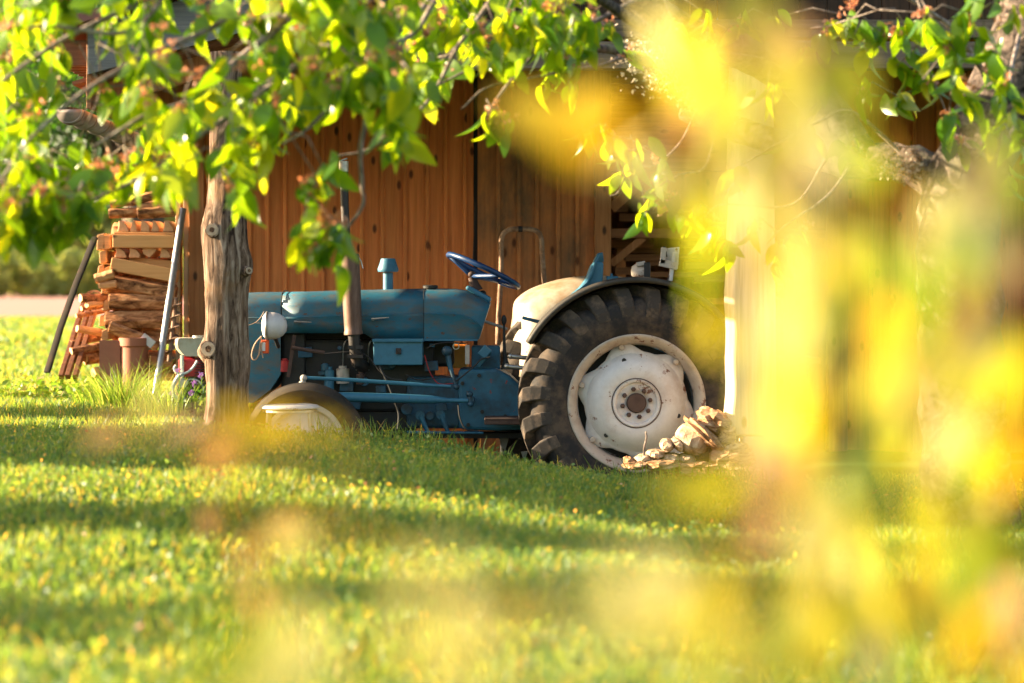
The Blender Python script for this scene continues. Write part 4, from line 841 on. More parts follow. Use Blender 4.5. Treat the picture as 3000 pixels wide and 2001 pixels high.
b = MB(); b.box(W(440, 845, Yp + .1), (.14, .16, .12)); b.box(W(432, 826, Yp + .1), (.07, .1, .05)); b.build('crankcase', M['red'], pe, bevel=.012)
b = MB()
for k in range(7): b.box(W(462, 824 + k * 6, Yp + .08), (.06, .14, .005))
b.build('cooling_fins', M['grime'], pe)
b = MB(); b.lathe([(.045, -.03), (.085, -.03), (.09, -.02), (.09, .02), (.085, .03), (.045, .03), (.04, 0)], W(443, 895, Yp + .05), 'Y', 32, closed=True); b.lathe([(.0001, -.01), (.05, -.01)], W(443, 895, Yp + .05), 'Y', 24); b.build('wheel', M['rubber_front'], pe, smooth=True)
b = MB(); b.lathe([(.062, -.035), (.07, -.035), (.07, -.031), (.062, -.031)], W(443, 895, Yp + .05), 'Y', 32, closed=True); b.build('wheel_ring', M['white'], pe)
for pts in ([(404, 838), (400, 846), (406, 856), (425, 857), (442, 845), (453, 828)], [(418, 857), (405, 870), (397, 890), (400, 910), (412, 918)]):
    b = MB(); b.tube(poly_curve([W(x, y, Yp - .03) for x, y in pts], 5), .0075 if len(pts) == 6 else .012, 8); b.build('hose', M['white'], pe, smooth=True)
b = MB(); b.tube([W(418, 815, Yp), W(419, 880, Yp)], .012, 8); b.box(W(421, 880, Yp - .01), (.05, .04, .05), .4); b.build('carburettor', M['steel'], pe)
b = MB(); b.box((W(440, 0, Yp).x, Yp + .1, W(0, 912, Yp).z - .06), (.3, .25, .1)); b.build('base_plate', M['grime'], pe)
# lumber stacked in the open bay
random.seed(5)
LG = 'boards stacked inside the open bay'
rows_ = [(1420, 1470, 500), (1412, 1440, 478), (1400, 1500, 560), (1440, 1530, 575), (1405, 1520, 592), (1470, 1560, 605), (1410, 1480, 622), (1490, 1600, 630), (1500, 1610, 590), (1400, 1440, 640), (1560, 1650, 560), (1570, 1660, 610), (1480, 1560, 650), (1405, 1470, 655), (1500, 1620, 480), (1590, 1665, 640)]
LBL = ['short plank high up behind the diagonal brace', 'small offcut on the top of the bay stack near the post', 'long board just below the bay rail', 'reddish thick board end under the bay rail', 'dark board in the middle of the bay stack', 'orange board end in the middle row', 'short board near the bay post in the lower row', 'board beside the work lamp', 'board left of the plate bracket', 'offcut against the bay post low down', 'board behind the plate bracket', 'board end right of the plate bracket', 'board low behind the work lamp', 'lowest board beside the bay post', 'plank high on the right of the bay', 'lowest board at the right of the bay']
for (x0, x1, py), lb in zip(rows_, LBL):
    b = MB(); Yl = random.uniform(3.1, 3.35); b.span(W(x0, py, Yl), W(x1, py + random.uniform(-2, 2), Yl), .2, random.uniform(.032, .06), up=Vector((0, 0, 1))); standalone(b, 'lumber_board', M['framex'], lb, 'board', LG, bevel=.003)
sh = MB()
for z in (0.35, .75, 1.15): sh.box(((XE + XP) / 2 + .06, 3.4, z), (XP - XE - .1, .7, .04))
sh.box((XE + .2, 3.1, .8), (.06, .06, 1.6)); sh.box((XP - .2, 3.1, .8), (.06, .06, 1.6)); standalone(sh, 'storage_rack', M['door'], 'dark rack inside the open bay carrying boards', 'rack')
# splintered stumps and rubble in front of the rear wheel
random.seed(21)
RG = 'pale wood chunks and stones heaped by the post'
def chunk(px, py, w, h, mat, label, Y=-.32, name='wood_chunk', cat='wood chunk', rot=0.0, rough_=.16, dpx=.12):
    c = W(px, py, Y); b = MB(); b.ball((0, 0, 0), 1, 14, 10, noise=rough_); m_ = Matrix.Rotation(rot, 3, 'Y'); ws, hs = w * S(Y) / 2, h * S(Y) / 2
    b.v = [m_ @ Vector((v.x * ws, v.y * dpx, (abs(v.z) ** .75 * (1 if v.z > 0 else -1)) * hs)) + c for v in b.v]
    return standalone(b, name, M[mat], label, cat, RG)
chunk(1592, 1008, 84, 74, 'stone', 'large smooth pale stone leaning on the wheel side of the heap', name='pale_stone', cat='stone', rough_=.05, rot=.3)
chunk(1640, 968, 90, 52, 'stump', 'jagged orange brown splintered stump at the top of the heap', rot=.5, rough_=.22, Y=-.28)
chunk(1668, 1015, 40, 80, 'stump', 'curved splintered root piece below the post foot', rot=.2, rough_=.2)
chunk(1620, 1000, 120, 30, 'stump', 'long splintered strip lying diagonally across the heap', rot=.75, rough_=.2, Y=-.36)
chunk(1680, 1055, 110, 80, 'stump', 'broad mossy stump at the bottom right of the heap', Y=-.36)
chunk(1700, 1100, 110, 60, 'stump', 'low root mass on the ground before the plinth', Y=-.45)
chunk(1531, 1022, 34, 30, 'stone', 'small pale stone tilted below the wheel edge', name='pale_stone', cat='stone', rough_=.08, rot=.7)
chunk(1556, 1020, 40, 22, 'stone', 'small oblong stone beside the large smooth one', name='pale_stone', cat='stone', rough_=.08, rot=.9)
chunk(1505, 1042, 44, 22, 'stone', 'flat pale stone in the middle of the low row', name='pale_stone', cat='stone', rough_=.1)
chunk(1475, 1052, 46, 20, 'stone', 'bright white stone nearest the twig', name='pale_stone', cat='stone', rough_=.1, rot=-.3)
chunk(1442, 1060, 26, 24, 'stump', 'small dark clod at the left end of the heap', name='clod', cat='clod')
chunk(1540, 1052, 50, 26, 'stone', 'rounded stone under the tilted small one', name='pale_stone', cat='stone', rough_=.1)
chunk(1575, 1055, 44, 30, 'stone', 'rounded stone at the foot of the large smooth one', name='pale_stone', cat='stone', rough_=.1)
chunk(1460, 1068, 60, 20, 'stump', 'low crumbly clod at the grass edge', name='clod', cat='clod', Y=-.4)
chunk(1520, 1068, 90, 26, 'stump', 'long crumbly clod below the stones', name='clod', cat='clod', Y=-.42)
chunk(1600, 1085, 120, 50, 'stump', 'wide crumbly clod in front of the heap', name='clod', cat='clod', Y=-.42)
b = MB(); b.tube(poly_curve([W(1480, 1055, -.4), W(1479, 1030, -.4), W(1484, 1005, -.4), W(1483, 990, -.4)], 4), [.006] * 12 + [.003], 8, noise=.1); standalone(b, 'dead_twig', M['twig'], 'thin pale twig standing upright in front of the wheel', 'twig')
# flat white shapes paint small lit bits under the tractor belly
for i, (q, lb) in enumerate(((((1146, 1000), (1170, 998), (1160, 1035), (1150, 1025)), 'white shape painting a small lit scrap under the tractor left of the wheel'), (((1196, 1038), (1212, 1036), (1206, 1052), (1200, 1050)), 'small white shape painting a lit spot beside the wheel bottom'))):
    b = MB(); b.prism([(p.x, p.z) for p in (W(x, y, 1.0) for x, y in q)], 1.0, 1.03); standalone(b, 'lit_bit', M['white'], lb, 'glint')

# ------------------------------------------------------------------ vegetation helpers (numpy)
def np_mesh(name, V, F, mat, parent=None, origin=(0, 0, 0), mats=None, midx=None):
    """V (n,3); F (m,k) same-size faces"""
    me = bpy.data.meshes.new(name); V = np.asarray(V, np.float32) - np.asarray(origin, np.float32); F = np.asarray(F, np.int32); k = F.shape[1]
    me.vertices.add(len(V)); me.vertices.foreach_set('co', V.ravel()); me.loops.add(F.size); me.loops.foreach_set('vertex_index', F.ravel())
    me.polygons.add(len(F)); me.polygons.foreach_set('loop_start', np.arange(0, F.size, k, dtype=np.int32))
    me.polygons.foreach_set('loop_total', np.full(len(F), k, np.int32)); me.polygons.foreach_set('use_smooth', np.ones(len(F), bool))
    me.update(calc_edges=True)
    for m_ in (mats or [mat]): me.materials.append(m_)
    if midx is not None: me.polygons.foreach_set('material_index', midx.astype(np.int32))
    o = bpy.data.objects.new(name, me); C.objects.link(o)
    if parent is not None: o.parent = parent
    else: o.location = origin
    return o
def leaf_template(nl=5, width=0.46, fold=0.28, droop=0.25):
    V = []; F = []
    for i in range(nl + 1):
        t = i / nl; w = width / 2 * (math.sin(math.pi * min(1, t ** 0.8)) ** 0.75 if 0 < t < 1 else 0.015)
        if t > .8: w *= (1 - t) / .2 * .6 + .4
        z = -droop * t * t
        V += [(-w, t, z + fold * w), (0, t, z), (w, t, z + fold * w)]
    for i in range(nl):
        a = 3 * i; F += [(a, a + 1, a + 4, a + 3), (a + 1, a + 2, a + 5, a + 4)]
    return np.array(V), np.array(F)
def rand_leaves(P, D, L, spread, tmpl, rng_):
    """leaves at points P growing along D (n,3) with length L; returns V, F"""
    n = len(P); tv, tf = tmpl
    y = D / np.linalg.norm(D, axis=1, keepdims=True); y = y + rng_.normal(0, spread, (n, 3)); y /= np.linalg.norm(y, axis=1, keepdims=True)
    r_ = rng_.normal(0, 1, (n, 3)); x = np.cross(y, r_); x /= np.linalg.norm(x, axis=1, keepdims=True); z = np.cross(x, y)
    wv = rng_.uniform(.8, 1.25, n)[:, None]; dz = rng_.uniform(0, 1.8, n)[:, None]
    V = P[:, None, :] + L[:, None, None] * (x[:, None, :] * (tv[None, :, 0:1] * wv[:, None, :]) + y[:, None, :] * tv[None, :, 1:2] + z[:, None, :] * (tv[None, :, 2:3] * dz[:, None, :]))
    F = tf[None] + (np.arange(n) * len(tv))[:, None, None]
    return V.reshape(-1, 3), F.reshape(-1, 4)
LT = leaf_template(); LT3 = leaf_template(3, .5, .2, .2); LT1 = (np.array([(-.25, .0, 0), (.0, -.1, 0), (.28, .45, .05), (.0, 1, 0), (-.28, .5, .05)]), np.array([(0, 1, 2, 3)]))
LT1 = (np.array([(-.28, .45, .06), (0, 0, 0), (.28, .45, .06), (0, 1, -.05)]), np.array([(0, 1, 2, 3)]))

# ------------------------------------------------------------------ grass
def blades(P, H, Wd, lean, rng_):
    n = len(P); az = rng_.uniform(0, 2 * math.pi, n); side = np.stack([np.cos(az), np.sin(az), np.zeros(n)], 1)
    la = rng_.uniform(0, 2 * math.pi, n); ln = np.stack([np.cos(la), np.sin(la), np.zeros(n)], 1) * (lean * H * rng_.uniform(.2, 1.3, n))[:, None]
    up = np.array([0, 0, 1.0]); h = H[:, None]; w = Wd[:, None] / 2
    b0 = P - side * w; b1 = P + side * w; m = P + up * h * .55 + ln * .3; t = P + up * h * .96 + ln
    V = np.stack([b0, b1, m + side * w * .85, m - side * w * .85, t + side * w * .15, t - side * w * .15], 1)
    F = np.array([(0, 1, 2, 3), (3, 2, 4, 5)])[None] + (np.arange(n) * 6)[:, None, None]
    return V.reshape(-1, 3), F.reshape(-1, 4)
def vnoise(x, y, s, seed):
    g = np.random.default_rng(seed).random((64, 64)); u = (x * s) % 63; v = (y * s) % 63; i = u.astype(int); j = v.astype(int); fu = u - i; fv = v - j
    fu = fu * fu * (3 - 2 * fu); fv = fv * fv * (3 - 2 * fv)
    return (g[i, j] * (1 - fu) + g[i + 1, j] * fu) * (1 - fv) + (g[i, j + 1] * (1 - fu) + g[i + 1, j + 1] * fu) * fv
def scatter(y0, y1, dens, side_l=1.0, side_r=1.0, xl=None, xr=None):
    out = []; y = y0
    while y < y1:
        dy = min(.5, y1 - y) if y < 6 else min(3, y1 - y); d = y + CAMD
        a = -(d * .2118 + .4 * side_l) if xl is None else xl; b = d * .2118 + .4 * side_r if xr is None else xr
        if xl is None: a = -(d * .2118 + .4 * side_l)
        n = int(dens * dy * max(0, b - a)); out.append(np.stack([rng.uniform(a, b, n), rng.uniform(y, y + dy, n)], 1)); y += dy
    return np.concatenate(out)
def grow(P2, hmin, hmax, w, lean=.5, clump=2.2, seed=1):
    x, y = P2[:, 0], P2[:, 1]; nz = vnoise(x + 50, y + 50, clump, seed) * .6 + vnoise(x + 50, y + 50, clump * 3.7, seed + 1) * .4
    keep = rng.random(len(x)) < .35 + nz; x, y, nz = x[keep], y[keep], nz[keep]
    inb = (x > -1.45) & (y > -.75) & (y < 8); x, y, nz = x[~inb], y[~inb], nz[~inb]
    P = np.stack([x, y, tz(x, y) - .005], 1); H = (hmin + (hmax - hmin) * nz ** 1.3) * rng.uniform(.6, 1.3, len(x)); Wd = w * rng.uniform(.6, 1.4, len(x))
    return blades(P, H, Wd, lean, rng)
def merge(parts):
    V = []; F = []; o = 0
    for v, f in parts: V.append(v); F.append(f + o); o += len(v)
    return np.concatenate(V), np.concatenate(F)
near = scatter(-8.2, -4.2, 3400, 1.5, 2.5); mid = scatter(-4.2, -.5, 4200, 1.5, 2.5)
parts = [grow(near, .03, .085, .006, .6, 2.0, 1), grow(mid, .03, .075, .005, .5, 2.0, 1)]
lb_ = scatter(-.5, 6, 2600, xr=-1.45); lb_ = lb_[~((lb_[:, 0] > -2.4) & (lb_[:, 1] > 2.55))]
parts += [grow(lb_, .03, .08, .006, .5, 2.0, 1), grow(scatter(6, 18, 500, xr=-2.2), .05, .10, .014, .5, 1.2, 1), grow(scatter(18, 48, 90, xr=-4.5), .05, .12, .035, .5, .5, 1)]
# broad little clover-like leaves
cl = scatter(-8.2, -1.0, 420); z = tz(cl[:, 0], cl[:, 1]) + rng.uniform(.02, .06, len(cl)); P = np.stack([cl[:, 0], cl[:, 1], z], 1)
parts.append(rand_leaves(P, rng.normal(0, 1, P.shape) * [1, 1, .5], rng.uniform(.014, .03, len(P)), .2, LT1, rng))
V, F = merge(parts); tag(np_mesh('lawn_grass', V, F, M['grass']), 'short sunlit lawn grass with clumps', 'grass', kind='stuff')
# taller fringe on the bank in front of the tractor
x = rng.uniform(-1.0, 1.4, 2600); y = -.95 + rng.normal(0, .12, 2600); cn = vnoise(x + 50, y * 0 + 50, 3.5, 9); k = rng.random(len(x)) < cn; x, y = x[k], y[k]
P = np.stack([x, y, tz(x, y)], 1); va, fa = blades(P, rng.uniform(.035, .10, len(x)) * (.6 + cn[k]), np.full(len(x), .006), .5, rng)
x = rng.uniform(-1.1, 1.3, 160); y = rng.uniform(-1.05, -.75, 160); vb, fb = blades(np.stack([x, y, tz(x, y)], 1), rng.uniform(.07, .15, 160), np.full(160, .008), .35, rng)
V, F = merge([(va, fa), (vb, fb)]); tag(np_mesh('bank_grass', V, F, M['grass']), 'longer grass blades fringing the bank before the tractor', 'grass', kind='stuff')
# tuft of tall sunlit grass at the clay pipes, dry stems, weeds
def tuft(cx, cy, r_, n, h0, h1, w, name, label, lean=.6, mat='tallgrass', group=None):
    x = cx + rng.normal(0, r_, n); y = cy + rng.normal(0, r_ * .7, n); P = np.stack([x, y, tz(x, y)], 1); H = rng.uniform(h0, h1, n) * np.exp(-((x - cx) / (r_ * 2)) ** 2 * .5)
    V = []; F = []; seg = 5; az = rng.uniform(0, 2 * math.pi, n); dirs = np.stack([x - cx + rng.normal(0, .06, n), y - cy + rng.normal(0, .06, n), 0 * x], 1); dirs /= (np.linalg.norm(dirs, axis=1, keepdims=True) + 1e-6); sd_ = np.stack([np.cos(az), np.sin(az), 0 * az], 1)
    rows = []
    for i in range(seg + 1):
        t = i / seg; c = P + np.array([0, 0, 1.]) * (H * (t - .25 * lean * t * t))[:, None] + dirs * (H * lean * t * t)[:, None]; ww = w * (1 - t * .9) * rng.uniform(.9, 1.1)
        rows += [c - sd_ * ww / 2, c + sd_ * ww / 2]
    V = np.stack(rows, 1); k = 2 * (seg + 1); F = np.array([(2 * i, 2 * i + 1, 2 * i + 3, 2 * i + 2) for i in range(seg)])[None] + (np.arange(n) * k)[:, None, None]
    return tag(np_mesh(name, V.reshape(-1, 3), F.reshape(-1, 4), M[mat], origin=(cx, cy, tzf(cx, cy))), label, 'grass tuft', group)
p = W(275, 895, 1.2); tuft(p.x, 1.2, .13, 700, .14, .36, .006, 'grass_tuft', 'tall sunlit grass tuft in front of the clay pipes')
p = W(320, 900, 1.1); tuft(p.x, 1.1, .12, 260, .12, .28, .006, 'grass_tuft', 'lower grass tuft between the clay pipe and the silver pipe')
p = W(395, 930, .6); tuft(p.x, .6, .14, 260, .1, .3, .005, 'grass_tuft', 'thin grass with long arching blades below the small engine', .5)
p = W(20, 890, 2.4); tuft(p.x, 2.4, .07, 120, .12, .24, .008, 'grass_tuft', 'small tuft at the left edge beyond the shadow')
for i, (px, Y, h) in enumerate(((270, 1.1, .30), (305, 1.1, .42), (352, 1.0, .42), (372, 1.0, .36))):
    p = W(px, 900, Y); tuft(p.x, Y, .03, 7, h * .8, h * 1.15, .008, 'tall_grass', ('straw stems left of the round clay pipe', 'tall seed stems in front of the round clay pipe', 'long stems crossing the silver pipe', 'arching stems right of the silver pipe')[i], .4, group='tall stems by the firewood')
def weed(px, py, Y, r_, n, label, L=.05, mat='tallgrass', name='weed_plant', h=.16):
    c = W(px, py, Y); z0 = tzf(c.x, Y); P = np.stack([c.x + rng.normal(0, r_, n), Y + rng.normal(0, r_ * .6, n), z0 + rng.uniform(.02, h, n)], 1)
    v, f = rand_leaves(P, rng.normal(0, 1, P.shape), rng.uniform(.6, 1.2, n) * L, .3, LT3, rng); tag(np_mesh(name, v, f, M[mat], origin=(c.x, Y, z0)), label, 'plant')
weed(130, 870, 2.4, .20, 420, 'bushy light green nettle patch at the foot of the iron bar', .05)
weed(180, 880, 2.2, .15, 220, 'low leafy weed under the branches of the wood stack', .045)
weed(60, 880, 3.0, .22, 200, 'low weed patch left of the iron bar', .05)
# thistles / clover flowers beside the trunk post
random.seed(4)
for i, (px, py, Y, lb) in enumerate(((410, 850, .9, 'purple flower in front of the silver pipe'), (446, 880, .2, 'purple flower left of the trunk post foot'), (462, 862, .2, 'upper purple flower beside the trunk post'), (440, 902, .2, 'lower purple flower by the engine wheel'), (392, 905, .9, 'purple flower below the engine hoses'))):
    t = W(px, py, Y); z0 = tzf(t.x, Y); pl_ = thing('purple_flower', (t.x, Y, z0), lb, 'flower', 'purple flowers near the trunk post')
    b = MB(); b.tube([(t.x + .02, Y, z0 - .02), (t.x + .01, Y, (t.z + z0) / 2), (t.x, Y, t.z)], .003, 6); b.build('stem', M['tallgrass'], pl_)
    n = 40; a = rng.normal(0, 1, (n, 3)); P = np.tile([t.x, Y, t.z], (n, 1)) + a * .004; v, f = rand_leaves(P, a + [0, 0, .5], np.full(n, .014), .1, LT1, rng); np_mesh('flower_head', v, f, M['purple'], pl_, origin=(t.x, Y, z0))
    n = 10; P = np.stack([np.full(n, t.x + .01), np.full(n, Y), rng.uniform(z0, t.z - .02, n)], 1); v, f = rand_leaves(P, rng.normal(0, 1, (n, 3)), np.full(n, .05), .2, LT3, rng); np_mesh('leaves', v, f, M['tree_leaf'], pl_, origin=(t.x, Y, z0))
n = 260; q = scatter(-7.5, -1, 5); n = len(q); P = np.stack([q[:, 0], q[:, 1], tz(q[:, 0], q[:, 1]) + rng.uniform(.03, .06, n)], 1)
v, f = rand_leaves(P, rng.normal(0, 1, P.shape) * [1, 1, .3], rng.uniform(.014, .028, n), .3, LT1, rng); tag(np_mesh('fallen_blossom', v, f, M['petal']), 'orange fallen blossom scattered over the lawn', 'fallen blossom', kind='stuff')

# ------------------------------------------------------------------ cherry tree: trunk, limbs, twigs, leaves
tk_x, tk_y = W(2190, 0, -3.0).x, -3.0
cherry = thing('cherry_tree', (tk_x, tk_y, tzf(tk_x, tk_y)), 'old cherry tree with mossy trunk, its leafy branches hanging over the tractor', 'tree')
b = MB()
def limb(pts, r0, r1, n=12, noise=.08, mb=None, per=5):
    pc = poly_curve(pts, per); k = len(pc); (mb or b).tube(pc, [r0 + (r1 - r0) * (i / (k - 1)) ** .8 for i in range(k)], n, noise=noise); return pc
z0 = tzf(tk_x, tk_y) - .2
limb([(tk_x + .1, tk_y, z0), W(2215, 1000, -3), W(2205, 700, -3), W(2200, 500, -3), W(2255, 330, -3), W(2345, 120, -3), W(2420, -120, -3)], .2, .15, 20)
limb([W(2205, 480, -3), W(2130, 395, -2.9), W(2040, 372, -2.8), W(1950, 372, -2.6), W(1850, 345, -2.4), W(1700, 300, -2.2), W(1568, 250, -2.1)], .105, .05, 14, .12)
L2 = limb([W(1600, 262, -2.1), W(1500, 165, -2.3), W(1430, 120, -2.6), W(1340, 105, -3), W(1268, 67, -3.2), W(1180, 20, -3.4)], .03, .012, 10, .15)
limb([W(1980, 372, -2.7), W(1850, 200, -2.6), W(1680, 110, -2.8), W(1560, 60, -3), W(1450, -20, -3.2)], .10, .06, 14)
limb([W(1520, 90, -2.9), W(1440, 40, -3.4), W(1300, -60, -4.2)], .03, .02, 10)
b.build('trunk', M['cherry_bark'], cherry, smooth='all')
# lichen tufts along the front limb
def lichen(n, path, r_):
    P = []
    for _ in range(n):
        a = random.choice(path); P.append(a + Vector((random.gauss(0, r_), random.gauss(0, r_) - .02, random.gauss(0, r_))))
    P = np.array([tuple(p) for p in P]); return rand_leaves(P, rng.normal(0, 1, P.shape), rng.uniform(.01, .028, len(P)), .2, LT1, rng)
M['lichen'] = leafmat('lichen', [(0, (0.16, 0.16, 0.09, 1)), (.6, (0.42, 0.36, 0.26, 1)), (1, (0.62, 0.48, 0.36, 1))], .2, (1, 1, 1))
v, f = lichen(1700, [W(x, y, -2.35) for x, y in ((1500, 160), (1530, 180), (1550, 140), (1460, 130), (1600, 220), (1620, 200), (1650, 250))], .045); np_mesh('lichen', v, f, M['lichen'], cherry, origin=cherry.location)
v, f = lichen(500, [W(x, y, -2.95) for x, y in ((2040, 385), (2065, 375), (2090, 395), (2110, 390), (1960, 345), (2150, 380))], .022); np_mesh('lichen', v, f, M['lichen'], cherry, origin=cherry.location)

YD = lambda d: d - CAMD
# long branches: (control points px,py,Y), radius
BR = [
 ([(700, -160, -4.82), (480, -60, -4.82), (290, 20, -4.90), (130, 100, -4.99), (0, 190, -5.07), (-60, 230, -5.16)], .014),
 ([(820, -120, -4.64), (640, 60, -4.64), (520, 160, -4.73), (440, 230, -4.82), (340, 262, -4.90), (215, 338, -4.99)], .018),
 ([(1100, -150, -4.30), (960, 30, -4.30), (840, 140, -4.39), (760, 240, -4.47), (700, 300, -4.56), (650, 330, -4.56)], .013),
 ([(1200, -120, -3.96), (1120, 10, -3.96), (1050, 110, -4.04), (985, 230, -4.13), (900, 300, -4.21), (840, 345, -4.21), (760, 360, -4.21)], .011),
 ([(900, -100, -4.56), (868, 60, -4.56), (856, 200, -4.56), (829, 330, -4.51), (831, 420, -4.47), (833, 470, -4.47), (800, 520, -4.47), (785, 535, -4.47)], .013),
 ([(600, -120, -4.99), (520, 40, -4.99), (330, 130, -5.16), (180, 220, -5.25), (60, 330, -5.33), (0, 420, -5.33)], .012),
 ([(420, -80, -5.16), (300, 70, -5.16), (90, 60, -5.25), (-40, 120, -5.25)], .01),
 ([(760, 0, -4.82), (700, 130, -4.82), (560, 240, -4.82), (420, 340, -4.90), (300, 420, -4.99), (150, 480, -5.07), (60, 500, -5.07)], .012),
 ([(1000, 0, -4.47), (930, 90, -4.47), (760, 110, -4.64), (600, 200, -4.73), (500, 320, -4.82), (480, 420, -4.82)], .011),
 ([(1340, -80, -3.6), (1290, 60, -3.6), (1200, 130, -3.6), (1080, 160, -3.7), (980, 210, -3.8)], .011),
 ([(1430, 130, -2.8), (1380, 150, -3.0), (1310, 160, -3.2), (1220, 178, -3.4), (1120, 200, -3.6), (1060, 250, -3.7)], .010),
 ([(1268, 67, -3.2), (1230, 120, -3.5), (1160, 200, -3.8), (1120, 260, -4), (1110, 280, -4)], .009),
 ([(1560, -60, -3.2), (1420, 20, -3.4), (1330, 60, -3.6), (1240, 40, -3.8), (1130, 60, -4)], .012),
 ([(1600, 250, -2.2), (1560, 330, -2.3), (1500, 380, -2.5), (1450, 380, -2.6), (1420, 440, -2.6), (1400, 450, -2.6)], .007),
 ([(1650, 260, -2.3), (1620, 380, -2.6), (1560, 400, -2.8), (1500, 440, -3.0), (1480, 500, -3.0)], .007),
 ([(2280, 200, -3.2), (2200, 80, -3.4), (2140, 30, -3.6), (2060, -20, -3.8)], .015),
 ([(2300, 160, -3.3), (2240, 130, -3.7), (2170, 130, -3.9), (2120, 180, -4)], .010),
 ([(2340, 80, -3.3), (2320, 180, -3.9), (2330, 280, -4.1), (2300, 340, -4.2)], .010),
 ([(2100, 380, -2.9), (1960, 260, -2.9), (1880, 280, -2.9), (1800, 320, -3), (1700, 380, -3)], .010),
 ([(1960, 370, -2.7), (1900, 450, -2.9), (1800, 520, -3), (1760, 560, -3)], .008),
 ([(1900, 360, -2.6), (1820, 470, -2.4), (1660, 470, -2.4), (1620, 500, -2.4)], .008),
]
tw = MB(); paths = []
for pts, r_ in BR:
    pc = poly_curve([W(*p) for p in pts], 8); k = len(pc); tw.tube(pc, [r_ * (1 - .65 * i / (k - 1)) for i in range(k)], 7, noise=.06); paths.append(pc)
def lower(px):  # lowest row the foliage reaches, by column (V px)
    return float(np.interp(px, [0, 60, 120, 200, 225, 260, 330, 400, 440, 480, 520, 560, 600, 650, 700, 760, 820, 870, 900, 950, 1000, 1080, 1130, 1170, 1250, 1300, 1350, 1400, 1480], [540, 570, 545, 545, 480, 450, 505, 470, 475, 480, 500, 480, 430, 350, 330, 330, 300, 330, 370, 330, 250, 250, 310, 230, 190, 240, 200, 110, 90]))
LP, LD, LL = [], [], []; BP = []
allp = [(p, i) for i, pc in enumerate(paths) for p in pc]
AP = np.array([tuple(p) for p, _ in allp])
def cluster(px, py, Y, n=6, L=.105, near_r=True, down=1.5):
    """a short spur with a bunch of hanging leaves; the spur is joined to the nearest long branch"""
    global AP
    c = W(px, py, Y); c = np.array(tuple(c))
    dd = AP - c; dd[:, 2] -= .05; j = np.argmin((dd ** 2).sum(1) + np.where(AP[:, 2] < c[2] - .02, .4, 0)); base = AP[j]
    mid_ = (base + c) / 2 + np.array([random.uniform(-.03, .03), 0, .04])
    tw.tube([Vector(base), Vector(mid_), Vector(c)], [.004, .003, .002], 5); AP = np.concatenate([AP, [mid_, c]])
    for _ in range(n):
        o = c + rng.normal(0, .022, 3); a = rng.uniform(0, 2 * math.pi)
        LP.append(o); LD.append([math.cos(a) * .5, math.sin(a) * .5, -down * rng.uniform(.25, 1.25)]); LL.append(L * rng.uniform(.65, 1.2))
    if random.random() < .65:
        k = random.randint(3, 9); q = c + rng.normal(0, .02, 3)
        for _ in range(k): BP.append(q + rng.normal(0, .016, 3))
random.seed(31); cnt = 0
while cnt < 285:
    px = random.uniform(-60, 1330); lo = lower(px); py = random.uniform(-90, 1) + (lo + 30) * random.random() ** .9 - 40
    if py > lo - (30 if px < 140 else 45 if px < 430 else 18 if px < 600 else 95): continue
    d = (0.5 + .5 * math.sin(px * .021 + py * .013)) 
    if random.random() > .55 + .45 * d: continue
    if 130 < px < 345 and 40 < py < 320 and random.random() < .9: continue
    if 380 < px < 600 and py < 110 and random.random() < .6: continue
    if 380 < px < 620 and 110 < py < 200 and random.random() < .5: continue
    if px > 950: Y = random.uniform(-4.4, -3.2); L = .115
    else: Y = random.uniform(-5.5, -4.2); L = .122
    cluster(px, py, Y, random.randint(4, 7), L); cnt += 1
